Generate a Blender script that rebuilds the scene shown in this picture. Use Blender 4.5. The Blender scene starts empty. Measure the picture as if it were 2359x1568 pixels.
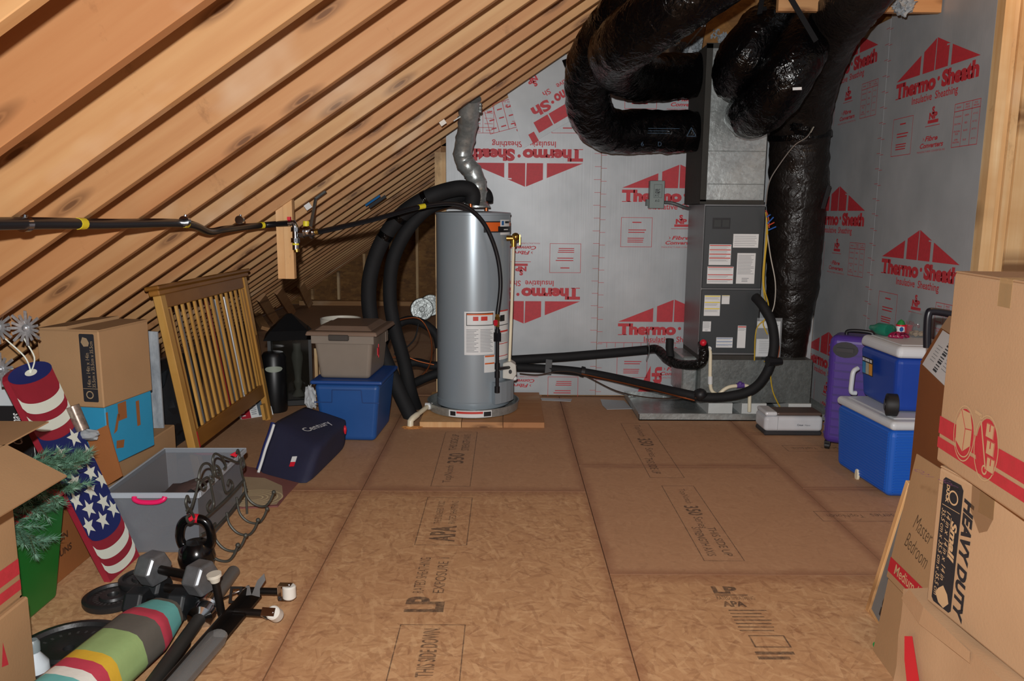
import bpy, bmesh, math, random
from mathutils import Vector, Matrix, noise, Quaternion
random.seed(7)
SC = bpy.context.scene
COL = SC.collection
V = Vector
# ------------------------------------------------------------------ camera
F_PX, CX, CY = 1800.0, 1179.5, 784.0
YAW, PITCH, ROLL, CAM_H = math.radians(.46), math.radians(9.34), math.radians(.45), 1.495
FW = V((math.sin(YAW)*math.cos(PITCH), math.cos(YAW)*math.cos(PITCH), -math.sin(PITCH)))
_r0 = V((math.cos(YAW), -math.sin(YAW), 0)); _u0 = _r0.cross(FW)
RT = _r0*math.cos(ROLL) + _u0*math.sin(ROLL); UP = RT.cross(FW)
CAM = V((0, 0, CAM_H))
cd = bpy.data.cameras.new('camera'); cam = bpy.data.objects.new('camera', cd); COL.objects.link(cam)
cd.sensor_width = 36; cd.lens = F_PX/2359*36; cd.clip_start = .02
cam.matrix_world = Matrix(((RT.x, UP.x, -FW.x, 0), (RT.y, UP.y, -FW.y, 0), (RT.z, UP.z, -FW.z, CAM_H), (0, 0, 0, 1)))
SC.camera = cam
# ------------------------------------------------------------------ world and light
SC.view_settings.view_transform = 'Standard'; SC.view_settings.look = 'None'
SC.view_settings.gamma = 1; SC.view_settings.use_curve_mapping = False
SC.view_settings.exposure = 0.56
w = bpy.data.worlds.new('world'); SC.world = w; w.use_nodes = True
w.node_tree.nodes['Background'].inputs[0].default_value = (.86, .92, 1, 1)
w.node_tree.nodes['Background'].inputs[1].default_value = .16
def lamp(name, kind, loc, energy, color, size=.05):
    d = bpy.data.lights.new(name, kind); o = bpy.data.objects.new(name, d); COL.objects.link(o)
    o.location = loc; d.energy = energy; d.color = color
    if kind == 'POINT': d.shadow_soft_size = size
    return o
fl0 = lamp('camera_flash', 'POINT', CAM + UP*.15 - RT*.05 + FW*.02, 560, (1, .985, .97), .018)
fl0.data.use_nodes = True; _nt = fl0.data.node_tree; _em = _nt.nodes['Emission']; _fo = _nt.nodes.new('ShaderNodeLightFalloff')
_fo.inputs['Strength'].default_value = 1.0; _fo.inputs['Smooth'].default_value = 12.0; _nt.links.new(_fo.outputs['Quadratic'], _em.inputs['Strength'])
lamp('ceiling_bulb', 'POINT', (2.42, 3.65, 3.2), 11, (1, .56, .24), .04)

# ------------------------------------------------------------------ pixel -> place helpers
def ray(x, y): return FW + RT*((x-CX)/F_PX) - UP*((y-CY)/F_PX)
def PZ(x, y, z=0.0): v = ray(x, y); return CAM + v*((z-CAM_H)/v.z)
def PY(x, y, d): v = ray(x, y); return CAM + v*(d/v.y)
def PX(x, y, X): v = ray(x, y); return CAM + v*(X/v.x)
SLOPE, ROOF0 = .67, 2.355
def PR(x, y): v = ray(x, y); return CAM + v*((ROOF0-CAM_H)/(v.z-SLOPE*v.x))
def roof_z(X): return ROOF0 + SLOPE*X
PI = math.pi
def rad(a): return math.radians(a)

# ------------------------------------------------------------------ mesh builder
def frame(o, u, v):
    u = V(u).normalized(); v = V(v); n = u.cross(v).normalized(); v = n.cross(u)
    o = V(o)
    return Matrix(((u.x, v.x, n.x, o.x), (u.y, v.y, n.y, o.y), (u.z, v.z, n.z, o.z), (0, 0, 0, 1)))
def loc_rot(loc, rz=0, rx=0, ry=0):
    return Matrix.Translation(V(loc)) @ Matrix.Rotation(rz, 4, 'Z') @ Matrix.Rotation(ry, 4, 'Y') @ Matrix.Rotation(rx, 4, 'X')
def catmull(pts, n=6, closed=False):
    pts = [V(p) for p in pts]; out = []; N = len(pts)
    rng = range(N) if closed else range(N-1)
    for i in rng:
        if closed: p0, p1, p2, p3 = pts[i-1], pts[i], pts[(i+1) % N], pts[(i+2) % N]
        else: p0, p1, p2, p3 = pts[max(i-1, 0)], pts[i], pts[i+1], pts[min(i+2, N-1)]
        for k in range(n):
            t = k/n
            out.append(.5*((2*p1) + (p2-p0)*t + (2*p0-5*p1+4*p2-p3)*t*t + (3*p1-p0-3*p2+p3)*t**3))
    if not closed: out.append(pts[-1])
    return out
_TC = {}
def text_geo(s, bold=0.0, shear=0.0, space=1.0):
    key = (s, bold, shear, space)
    if key in _TC: return _TC[key]
    cu = bpy.data.curves.new('t', 'FONT'); cu.body = s; cu.offset = bold; cu.shear = shear
    cu.space_character = space; cu.resolution_u = 3; cu.align_x = 'LEFT'
    ob = bpy.data.objects.new('t', cu); COL.objects.link(ob)
    bpy.context.view_layer.update()
    me = bpy.data.meshes.new_from_object(ob.evaluated_get(bpy.context.evaluated_depsgraph_get()))
    vs = [(v.co.x, v.co.y) for v in me.vertices]; fs = [tuple(p.vertices) for p in me.polygons]
    bpy.data.objects.remove(ob); bpy.data.curves.remove(cu); bpy.data.meshes.remove(me)
    x0 = min(v[0] for v in vs); x1 = max(v[0] for v in vs); y0 = min(v[1] for v in vs); y1 = max(v[1] for v in vs)
    vs = [((a-x0)/(x1-x0), (b-y0)/(y1-y0)) for a, b in vs]
    _TC[key] = (vs, fs, (x1-x0)/(y1-y0)); return _TC[key]
class MB:
    def __init__(s, M=None): s.v = []; s.f = []; s.s = []; s.M = M or Matrix()
    def add(s, vs, fs, smooth=False, M=None):
        m = s.M @ M if M else s.M; o = len(s.v)
        s.v += [m @ V(p) for p in vs]
        flip = m.to_3x3().determinant() < 0
        s.f += [tuple(i+o for i in (reversed(f) if flip else f)) for f in fs]; s.s += [smooth]*len(fs)
        return s
    def box(s, c, size, M=None):
        x, y, z = [a/2 for a in size]; c = V(c)
        vs = [c+V((a*x, b*y, d*z)) for a in (-1, 1) for b in (-1, 1) for d in (-1, 1)]
        return s.add(vs, [(0, 1, 3, 2), (4, 6, 7, 5), (0, 4, 5, 1), (2, 3, 7, 6), (0, 2, 6, 4), (1, 5, 7, 3)], M=M)
    def bb(s, x0, x1, y0, y1, z0, z1, M=None):
        return s.box(((x0+x1)/2, (y0+y1)/2, (z0+z1)/2), (x1-x0, y1-y0, z1-z0), M)
    def hexa(s, p):   # p: bottom 4 (ccw from above), top 4
        return s.add(p, [(3, 2, 1, 0), (4, 5, 6, 7), (0, 1, 5, 4), (1, 2, 6, 5), (2, 3, 7, 6), (3, 0, 4, 7)])
    def bar(s, a, b, wd, ht, up=(0, 0, 1)):
        a = V(a); b = V(b); d = b-a; u = d.normalized(); n = u.cross(V(up)).normalized(); t = n.cross(u)
        vs = [p + n*(i*wd/2) + t*(j*ht/2) for p in (a, b) for i in (-1, 1) for j in (-1, 1)]
        return s.add(vs, [(0, 1, 3, 2), (4, 6, 7, 5), (0, 4, 5, 1), (2, 3, 7, 6), (0, 2, 6, 4), (1, 5, 7, 3)])
    def tube(s, pts, r, n=10, caps=True, closed=False, rf=None, flat=1.0, smooth=True):
        pts = [V(p) for p in pts]; N = len(pts); vs = []; fs = []
        T = []
        for i in range(N):
            a = pts[i-1] if (i or closed) else pts[0]; b = pts[(i+1) % N] if (i < N-1 or closed) else pts[-1]
            t = (b-a); T.append(t.normalized() if t.length > 1e-9 else V((0, 0, 1)))
        up = V((0, 0, 1)) if abs(T[0].z) < .9 else V((1, 0, 0))
        nx = T[0].cross(up).normalized()
        L = 0
        for i in range(N):
            if i:
                q = T[i-1].rotation_difference(T[i]); nx = (q @ nx); nx = (nx - T[i]*nx.dot(T[i])).normalized(); L += (pts[i]-pts[i-1]).length
            ny = T[i].cross(nx); rr = r[i] if isinstance(r, (list, tuple)) else r
            for k in range(n):
                a = 2*PI*k/n; q = rr*(rf(L, a, i) if rf else 1)
                vs.append(pts[i] + nx*(q*math.cos(a)) + ny*(q*flat*math.sin(a)))
        for i in range(N if closed else N-1):
            j = (i+1) % N
            for k in range(n):
                l = (k+1) % n; fs.append((i*n+k, i*n+l, j*n+l, j*n+k))
        s.add(vs, fs, smooth)
        if caps and not closed:
            s.add(vs[:n], [tuple(reversed(range(n)))]); s.add(vs[-n:], [tuple(range(n))])
        return s
    def cyl(s, a, b, r0, r1=None, n=20, caps=True): return s.tube([a, b], [r0, r0 if r1 is None else r1], n, caps)
    def lathe(s, prof, n=32, M=None, a0=0.0, a1=2*PI):
        full = abs(a1-a0-2*PI) < 1e-6; vs = []; fs = []; m = n if full else n+1
        for r, z in prof:
            for k in range(m):
                a = a0+(a1-a0)*k/n; vs.append((r*math.cos(a), r*math.sin(a), z))
        for i in range(len(prof)-1):
            for k in range(n):
                l = (k+1) % m if full else k+1
                fs.append((i*m+k, i*m+l, (i+1)*m+l, (i+1)*m+k))
        return s.add(vs, fs, True, M)
    def prism(s, poly, h, M=None):   # polygon in local xy, extruded to z = h
        n = len(poly)
        area = sum(poly[i][0]*poly[(i+1) % n][1]-poly[(i+1) % n][0]*poly[i][1] for i in range(n))
        if area < 0: poly = list(reversed(poly))
        vs = [(p[0], p[1], 0) for p in poly] + [(p[0], p[1], h) for p in poly]
        fs = [tuple(reversed(range(n))), tuple(range(n, 2*n))] + [(i, (i+1) % n, n+(i+1) % n, n+i) for i in range(n)]
        return s.add(vs, fs, M=M)
    def flat(s, poly, z=0.0, M=None):
        n = len(poly)
        area = sum(poly[i][0]*poly[(i+1) % n][1]-poly[(i+1) % n][0]*poly[i][1] for i in range(n))
        if area < 0: poly = list(reversed(poly))
        return s.add([(p[0], p[1], z) for p in poly], [tuple(range(n))], M=M)
    def rect(s, x0, y0, x1, y1, z=0.0, M=None): return s.flat([(x0, y0), (x1, y0), (x1, y1), (x0, y1)], z, M)
    def outline(s, x0, y0, x1, y1, t, z=0.0, M=None):
        s.rect(x0, y0, x1, y0+t, z, M); s.rect(x0, y1-t, x1, y1, z, M); s.rect(x0, y0+t, x0+t, y1-t, z, M); return s.rect(x1-t, y0+t, x1, y1-t, z, M)
    def line(s, x0, y0, x1, y1, t, z=0.0, M=None):
        d = V((x1-x0, y1-y0)); L = d.length or 1; n = V((-d.y, d.x))*(t/2/L)
        return s.flat([(x0+n.x, y0+n.y), (x0-n.x, y0-n.y), (x1-n.x, y1-n.y), (x1+n.x, y1+n.y)], z, M)
    def poly_line(s, pts, t, z=0.0, M=None):
        for a, b in zip(pts, pts[1:]): s.line(a[0], a[1], b[0], b[1], t, z, M)
        return s
    def ring(s, cx, cy, rx, ry, t, z=0.0, M=None, n=28, a0=0, a1=2*PI):
        vs = []; 
        for k in range(n+1):
            a = a0+(a1-a0)*k/n
            vs += [(cx+rx*math.cos(a), cy+ry*math.sin(a), z), (cx+(rx-t)*math.cos(a), cy+(ry-t)*math.sin(a), z)]
        return s.add(vs, [(2*k+1, 2*k, 2*k+2, 2*k+3) for k in range(n)], M=M)
    def disc(s, cx, cy, rx, ry, z=0.0, M=None, n=24):
        return s.flat([(cx+rx*math.cos(2*PI*k/n), cy+ry*math.sin(2*PI*k/n)) for k in range(n)], z, M)
    def text(s, t, x0, y0, wd, ht, z=0.0, M=None, bold=0.0, shear=0.0, space=1.0):
        vs, fs, asp = text_geo(t, bold, shear, space)
        if wd is None: wd = ht*asp
        return s.add([(x0+a*wd, y0+b*ht, z) for a, b in vs], fs, M=M)
    def bars(s, x0, y0, x1, y1, rows, fill=.45, z=0.0, M=None, seed=1):   # illegible small print as dashes
        rg = random.Random(seed); hgt = (y1-y0)/rows
        for i in range(rows):
            y = y1-(i+.5)*hgt; xe = x1-(x1-x0)*rg.random()*.25
            s.rect(x0, y-hgt*fill/2, xe, y+hgt*fill/2, z, M)
        return s
    def sphere(s, c, r, n=12, M=None, sc=(1, 1, 1)):
        m = n//2+1; prof = [(math.sin(PI*i/m)*r, -math.cos(PI*i/m)*r) for i in range(m+1)]
        return s.lathe([(max(a, 1e-5), b) for a, b in prof], n, (M or Matrix()) @ Matrix.Translation(V(c)) @ Matrix.Diagonal(V((*sc, 1))))
    def blob(s, c, r, amp=.25, fr=3.0, sub=3, seed=0, sc=(1, 1, 1)):
        bm = bmesh.new(); bmesh.ops.create_icosphere(bm, subdivisions=sub, radius=1)
        vs = []
        for v in bm.verts:
            d = v.co.normalized(); k = 1+amp*noise.noise(d*fr+V((seed, seed*2, 0)))+amp*.5*noise.noise(d*fr*3+V((0, seed, 0)))
            vs.append(V(c)+V((d.x*sc[0], d.y*sc[1], d.z*sc[2]))*(r*k))
        s.add(vs, [tuple(q.index for q in f.verts) for f in bm.faces], True); bm.free(); return s
def root_of(o):
    while o.parent: o = o.parent
    return o
def obj(name, mb, mat, parent=None, bevel=0.0, sub=0, segs=1, label=None):
    off = V((0, 0, 0))
    if parent is not None: off = root_of(parent).location.copy()
    me = bpy.data.meshes.new(name); me.from_pydata([tuple(p-off) for p in mb.v], [], mb.f); me.update()
    me.polygons.foreach_set('use_smooth', mb.s)
    if any(mb.s): me.set_sharp_from_angle(angle=rad(38))
    me.materials.append(mat)
    o = bpy.data.objects.new(name, me); COL.objects.link(o); o.parent = parent
    if bevel:
        m = o.modifiers.new('b', 'BEVEL'); m.width = bevel; m.segments = segs; m.limit_method = 'ANGLE'; m.angle_limit = rad(40)
        if segs > 1: me.polygons.foreach_set('use_smooth', [False]*len(me.polygons))
    if sub:
        m = o.modifiers.new('s', 'SUBSURF'); m.levels = sub; m.render_levels = sub
        me.polygons.foreach_set('use_smooth', [True]*len(me.polygons))
    if label: o['label'] = label
    return o
def tag(o, label, cat, group=None):
    o['label'] = label; o['category'] = cat
    if group: o['group'] = group
    return o
def thing(name, loc, label, cat, group=None):
    o = bpy.data.objects.new(name, None); COL.objects.link(o); o.location = V(loc); o.empty_display_size = .05
    return tag(o, label, cat, group)
def struct(o): o['kind'] = 'structure'; return o

# ------------------------------------------------------------------ materials
def lin(h):
    if isinstance(h, tuple): return (*h[:3], 1)
    h = h.lstrip('#'); c = [int(h[i:i+2], 16)/255 for i in (0, 2, 4)]
    return tuple((x/12.92 if x <= .04045 else ((x+.055)/1.055)**2.4) for x in c) + (1,)
class NT:
    def __init__(s, name):
        s.m = bpy.data.materials.new(name); s.m.use_nodes = True; s.t = s.m.node_tree
        s.b = s.t.nodes['Principled BSDF']
    def n(s, kind, **kw):
        nd = s.t.nodes.new(kind)
        for k, v in kw.items(): setattr(nd, k, v)
        return nd
    def l(s, a, b): s.t.links.new(a, b)
    def mapping(s, scale=(1, 1, 1), rot=(0, 0, 0), rnd=True):
        tc = s.n('ShaderNodeTexCoord'); mp = s.n('ShaderNodeMapping'); mp.inputs['Scale'].default_value = scale; mp.inputs['Rotation'].default_value = rot
        if rnd:
            oi = s.n('ShaderNodeObjectInfo'); ml = s.n('ShaderNodeMath', operation='MULTIPLY'); ml.inputs[1].default_value = 37.0
            s.l(oi.outputs['Random'], ml.inputs[0]); ad = s.n('ShaderNodeVectorMath', operation='ADD')
            s.l(tc.outputs['Object'], ad.inputs[0]); s.l(ml.outputs[0], ad.inputs[1]); s.l(ad.outputs[0], mp.inputs['Vector'])
        else: s.l(tc.outputs['Object'], mp.inputs['Vector'])
        return mp.outputs[0]
    def noise(s, vec, scale, detail=4, rough=.55):
        q = s.n('ShaderNodeTexNoise'); q.inputs['Scale'].default_value = scale; q.inputs['Detail'].default_value = detail; q.inputs['Roughness'].default_value = rough
        s.l(vec, q.inputs['Vector']); return q
    def ramp(s, fac, stops, interp='LINEAR'):
        r = s.n('ShaderNodeValToRGB'); e = r.color_ramp.elements; r.color_ramp.interpolation = interp
        while len(e) < len(stops): e.new(.5)
        for i, (p, c) in enumerate(stops): e[i].position = p; e[i].color = lin(c) if not isinstance(c, float) else (c, c, c, 1)
        s.l(fac, r.inputs[0]); return r.outputs[0]
    def mix(s, fac, a, b, mode='MIX'):
        q = s.n('ShaderNodeMixRGB', blend_type=mode)
        for i, v in enumerate((fac, a, b)):
            if hasattr(v, 'is_linked'): s.l(v, q.inputs[i])
            elif i == 0: q.inputs[0].default_value = v
            else: q.inputs[i].default_value = lin(v)
        return q.outputs[0]
    def bump(s, h, strength=.3, dist=.01):
        q = s.n('ShaderNodeBump'); q.inputs['Strength'].default_value = strength; q.inputs['Distance'].default_value = dist
        s.l(h, q.inputs['Height']); s.l(q.outputs[0], s.b.inputs['Normal'])
    def set(s, **kw):
        for k, v in kw.items(): s.b.inputs[k.replace('_', ' ')].default_value = v
        return s
_MC = {}
def mat(col, rough=.5, metal=0.0, var=.08, vs=6.0, bump=0.0, bs=60.0, spec=.5, coat=0.0, stretch=(1, 1, 1), name=None):
    key = (col, rough, metal, var, vs, bump, bs, spec, coat, stretch)
    if key in _MC: return _MC[key]
    t = NT(name or 'paint_%d' % len(_MC)); c = lin(col)
    t.set(Roughness=rough, Metallic=metal)
    t.b.inputs['Specular IOR Level'].default_value = spec; t.b.inputs['Coat Weight'].default_value = coat
    if var:
        v = t.mapping(stretch); nz = t.noise(v, vs)
        lo = tuple(x*(1-var) for x in c[:3]); hi = tuple(min(1, x*(1+var)) for x in c[:3])
        t.l(t.ramp(nz.outputs[0], [(.3, lo), (.7, hi)]), t.b.inputs['Base Color'])
    else: t.b.inputs['Base Color'].default_value = c
    if bump:
        v = t.mapping(stretch); t.bump(t.noise(v, bs, 3).outputs[0], bump, .004)
    _MC[key] = t.m; return t.m
def wood(name, c1, c2, c3, scale=(.9, 22, 22), knots=True, rough=.62, dark='5a3416', red=None, plane='XZ'):
    t = NT(name); v = t.mapping(scale); nz = t.noise(v, 1.1, 6, .55)
    base = t.ramp(nz.outputs[0], [(.25, c1), (.5, c2), (.75, c3)])
    v2 = t.mapping((.45, 1.6, 1.6)); big = t.noise(v2, 1.7, 4, .6)
    base = t.mix(t.ramp(big.outputs[0], [(.38, 0.0), (.7, .8)]), base, c1)
    oi = t.n('ShaderNodeObjectInfo')
    if red: base = t.mix(t.ramp(oi.outputs['Random'], [(.0, .0), (.45, .05), (.75, .55), (1.0, .15)]), base, red)
    if knots:
        rot = (rad(90), 0, 0) if plane == 'XZ' else (0, rad(90), 0)
        sc_ = (1.5, 1, 6.5) if plane == 'XZ' else (6.5, 1, 1.5)
        vk = t.mapping(sc_); mp2 = t.n('ShaderNodeMapping'); mp2.inputs['Rotation'].default_value = rot; t.l(vk, mp2.inputs['Vector'])
        vo = t.n('ShaderNodeTexVoronoi'); vo.voronoi_dimensions = '2D'; vo.inputs['Scale'].default_value = 1.0; t.l(mp2.outputs[0], vo.inputs['Vector'])
        base = t.mix(t.ramp(vo.outputs['Distance'], [(.035, .85), (.06, .35), (.075, .55), (.16, 0.0)]), base, dark)
        vst = t.mapping((3.2, 2.0, 1.6)); st = t.noise(vst, 1.5, 7, .75)
        base = t.mix(t.ramp(st.outputs[0], [(.6, 0.0), (.72, .45)]), base, dark)
        pal = t.noise(t.mapping((1.0, 1.5, 1.5)), 1.2, 4, .6); base = t.mix(t.ramp(pal.outputs[0], [(.58, 0.0), (.72, .5)]), base, 'dcc4a6')
    rv = t.ramp(oi.outputs['Random'], [(0, .82), (.3, 1.0), (.6, .86), (1, .95)])
    base = t.mix(1.0, base, rv, 'MULTIPLY')
    t.l(base, t.b.inputs['Base Color']); t.set(Roughness=rough); t.bump(nz.outputs[0], .12, .004)
    return t.m
def osb(name, cols, flake=(26, 7, 20), rough=.7, dens=.78, amt=.55, edge=None, stain='7a5238'):
    """strand board: a mottled base with scattered long flakes in six directions"""
    t = NT(name); bgn = t.noise(t.mapping((1, 1, 1)), 55, 5, .7)
    base = t.ramp(bgn.outputs[0], [(.3, cols[1]), (.7, cols[2])])
    for i, a in enumerate((8, 40, 75, 100, 132, 165)):
        vo = t.n('ShaderNodeTexVoronoi'); vo.inputs['Scale'].default_value = 1
        mp = t.mapping((1, 1, 1), (0, 0, rad(a))); m2 = t.n('ShaderNodeMapping'); m2.inputs['Scale'].default_value = flake; m2.inputs['Location'].default_value = (i*3.7, i*1.9, i*.37); t.l(mp, m2.inputs['Vector'])
        t.l(m2.outputs[0], vo.inputs['Vector'])
        sep = t.n('ShaderNodeSeparateColor'); t.l(vo.outputs['Color'], sep.inputs[0])
        f = t.ramp(sep.outputs[0], [(dens-.01, 0.0), (dens+.01, amt), (.93, amt*.5), (1.0, amt)])
        g = t.ramp(sep.outputs[1], [(0, cols[0]), (.45, cols[1]), (.6, cols[2]), (1, cols[3])])
        base = t.mix(f, base, g)
    bg = t.noise(t.mapping((1, 1, 1)), 1.7, 5, .65)
    base = t.mix(t.ramp(bg.outputs[0], [(.48, 0.0), (.8, .35)]), base, stain)
    if edge:   # water-stained sheet edges
        tc = t.n('ShaderNodeTexCoord'); sx = t.n('ShaderNodeSeparateXYZ'); t.l(tc.outputs['Generated'], sx.inputs[0]); ms = []
        for o in (sx.outputs[0], sx.outputs[1]):
            sb = t.n('ShaderNodeMath', operation='SUBTRACT'); sb.inputs[1].default_value = .5; t.l(o, sb.inputs[0])
            ab = t.n('ShaderNodeMath', operation='ABSOLUTE'); t.l(sb.outputs[0], ab.inputs[0]); ms.append(ab.outputs[0])
        mx = t.n('ShaderNodeMath', operation='MAXIMUM'); t.l(ms[0], mx.inputs[0]); t.l(ms[1], mx.inputs[1])
        en = t.noise(t.mapping((1, 1, 1)), 5, 4, .6); ad = t.n('ShaderNodeMath', operation='MULTIPLY_ADD'); ad.inputs[1].default_value = .05; t.l(en.outputs[0], ad.inputs[0]); t.l(mx.outputs[0], ad.inputs[2])
        base = t.mix(t.ramp(ad.outputs[0], [(.485, 0.0), (.52, .45)]), base, edge)
    t.l(base, t.b.inputs['Base Color']); t.set(Roughness=rough); t.bump(bgn.outputs[0], .12, .002)
    return t.m
def foil(name, c):
    t = NT(name); nz = t.noise(t.mapping((1, 1, 1)), 2.2, 3); fine = t.noise(t.mapping((90, 90, 1.5)), 1, 2)
    base = t.ramp(nz.outputs[0], [(.3, c), (.75, 'b2b6b9')])
    t.l(base, t.b.inputs['Base Color']); t.set(Roughness=.45, Metallic=.12)
    ad = t.mix(.08, nz.outputs[0], fine.outputs[0]); t.bump(ad, .25, .02)
    return t.m
def galv(name, c='b4bbba', rough=.32):
    t = NT(name); vo = t.n('ShaderNodeTexVoronoi'); vo.inputs['Scale'].default_value = 55; t.l(t.mapping(), vo.inputs['Vector'])
    nz = t.noise(t.mapping(), 3.0, 5, .65)
    sep = t.n('ShaderNodeSeparateColor'); t.l(vo.outputs['Color'], sep.inputs[0])
    k = t.mix(.35, nz.outputs[0], sep.outputs[0])
    t.l(t.ramp(k, [(.25, tuple(x*.72 for x in lin(c)[:3])), (.75, c)]), t.b.inputs['Base Color'])
    t.l(t.ramp(nz.outputs[0], [(.3, rough*.8), (.7, rough*1.35)]), t.b.inputs['Roughness'])
    t.set(Metallic=.62); t.bump(nz.outputs[0], .4, .03); return t.m
def film(name, c='060607', rough=.17, wr=.45):   # glossy black duct jacket
    t = NT(name); t.b.inputs['Base Color'].default_value = lin(c); t.b.inputs['Specular IOR Level'].default_value = .27
    a = t.noise(t.mapping((1, 1, 1)), 6, 3, .5); a.inputs['Distortion'].default_value = 1.6
    b = t.noise(t.mapping((1, 1, 1)), 17, 2, .5); b.inputs['Distortion'].default_value = 2.2
    t.l(t.ramp(a.outputs[0], [(.35, rough*.7), (.7, rough*1.7)]), t.b.inputs['Roughness'])
    t.bump(t.mix(.4, a.outputs[0], b.outputs[0]), wr, .05); return t.m
def glassy(name, col, alpha, rough=.3):   # translucent plastic as a real mix of clear and solid
    t = NT(name); t.b.inputs['Base Color'].default_value = lin(col); t.set(Roughness=rough, Alpha=alpha)
    return t.m
def ink(name, col, alpha=.8, worn=.5, scale=60):
    t = NT(name); t.b.inputs['Base Color'].default_value = lin(col); t.set(Roughness=.6)
    nz = t.noise(t.mapping((1, 1, 1)), scale, 4, .7)
    t.l(t.ramp(nz.outputs[0], [(.25, alpha*(1-worn)), (.6, alpha)]), t.b.inputs['Alpha']); return t.m
M_RAFTER = wood('rafter_fir', 'b58353', 'c89b68', 'd6b07c', scale=(.8, 18, 18), red='a8683c')
M_PINE = wood('pale_pine', 'cda06a', 'e0bd8a', 'ecd3a6', scale=(22, 22, .9), plane='ZX')
M_POST = wood('post_fir', 'cf9a62', 'e2b27a', 'ecc591', scale=(18, 18, .8), plane='ZX')
M_CRIB = wood('crib_maple', 'b4823c', 'c8984e', 'd6ab64', scale=(6, 1, 1), knots=False, rough=.35)
M_CRIBD = wood('crib_rail', '80521f', '936228', 'a57335', scale=(6, 1, 6), knots=False, rough=.35)
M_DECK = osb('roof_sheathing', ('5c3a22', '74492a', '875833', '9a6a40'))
M_OSB = osb('floor_flakeboard', ('86573a', 'bb8d62', 'c89b70', 'e2b98a'), flake=(75, 17, 20), dens=.76, amt=.42, stain='b07c56', edge='8f5d42')
M_OSB2 = osb('floor_sanded_board', ('98704f', 'b38763', 'bd916c', 'caa27c'), flake=(75, 18, 20), dens=.86, amt=.25, stain='a37a58', edge='7c4a34')
M_OSBW = osb('wall_flakeboard', ('5d3d1e', '7b5428', '8f6531', 'a87d44'), flake=(7, 16, 26))
M_FOIL = foil('foil_board', '9ca1a4')
M_RED = ink('red_print', 'c3363f', .97, .18, 40)
M_GALV = galv('galvanized')
M_GALVD = galv('galvanized_dull', '868b89', .4)
M_DUCT = film('duct_jacket')
M_DUCT2 = film('duct_jacket_dusty', '1a1614', .32, .4)
M_KRAFT = mat('b59472', .8, var=.06, vs=3, bump=.12, bs=140, name='kraft_board', spec=.2)
M_KRAFT2 = mat('a5835f', .8, var=.06, vs=3, bump=.12, bs=140, name='kraft_board_tan', spec=.2)
M_KRAFT3 = mat('925c34', .8, var=.06, vs=3, bump=.12, bs=140, name='kraft_board_brown', spec=.2)
M_BLACKINK = ink('black_print', '23252b', .97, .1, 30)
M_STAMP = ink('floor_stamp', '37393a', .55, .75, 45)
M_WHITE = mat('dfe2e2', .4, var=.03, name='white_paper')
M_PAPERINK = mat('8d8f93', .7, var=0, name='small_print')
M_FOAM = mat('17181a', .75, var=.15, vs=10, bump=.2, bs=90, name='black_foam', spec=.35)
M_STEELB = mat('1e1a18', .38, .5, var=.2, vs=8, name='black_steel')
M_PIPEB = mat('15161a', .32, var=.1, name='black_pipe')
M_CHROME = mat('c9ccd0', .14, 1.0, var=.05, name='chrome')
M_BRASS = mat('a8843f', .3, .9, var=.2, vs=40, name='brass')
M_COPPER = mat('a85f38', .35, .8, var=.1, name='copper')
M_PVC = mat('e6dcc0', .4, var=.05, name='cream_pvc')
M_YELLOW = mat('d9c829', .5, var=.05, name='yellow_tag')
M_REDP = mat('d01f33', .4, var=.04, name='red_plastic')
# ================================================================== STRUCTURE
BACK = 6.283; WR = 2.5
# ---- roof: deck with one rafter object each
th = math.atan(SLOPE); ux = V((math.cos(th), 0, math.sin(th))); un = V((-math.sin(th), 0, math.cos(th)))
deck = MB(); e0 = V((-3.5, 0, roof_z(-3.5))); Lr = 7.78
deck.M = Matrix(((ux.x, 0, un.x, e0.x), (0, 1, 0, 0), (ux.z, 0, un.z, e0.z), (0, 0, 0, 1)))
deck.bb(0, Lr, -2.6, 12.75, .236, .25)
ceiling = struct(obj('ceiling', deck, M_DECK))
rm = MB(); rm.bb(.06, Lr-.02, -.038, 0, 0, .234)
rme = None
y = 1.767-.383*11; k = 0
while y < 12.6:
    if rme is None:
        r = obj('rafter', rm, M_RAFTER, ceiling, bevel=.002); rme = r.data
    else:
        r = bpy.data.objects.new('rafter', rme); COL.objects.link(r); r.parent = ceiling
        m = r.modifiers.new('b', 'BEVEL'); m.width = .002
    r.matrix_local = Matrix(((ux.x, 0, un.x, e0.x+un.x*.0), (0, 1, 0, y+random.uniform(-.006, .006)), (ux.z, 0, un.z, e0.z+random.uniform(-.003, .003)), (0, 0, 0, 1)))
    y += .383; k += 1
# rafter foot braces in the low eave
for (a, b) in (((714, 703), (692, 655)), ((674, 722), (641, 668)), ((634, 738), (601, 684)), ((612, 757), (590, 722))):
    p = PZ(*a, .03); q = PR(*b)
    m = MB(); m.bar(p, q, .045, .11, (0, 1, 0)); obj('brace', m, M_RAFTER, ceiling)

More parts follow.
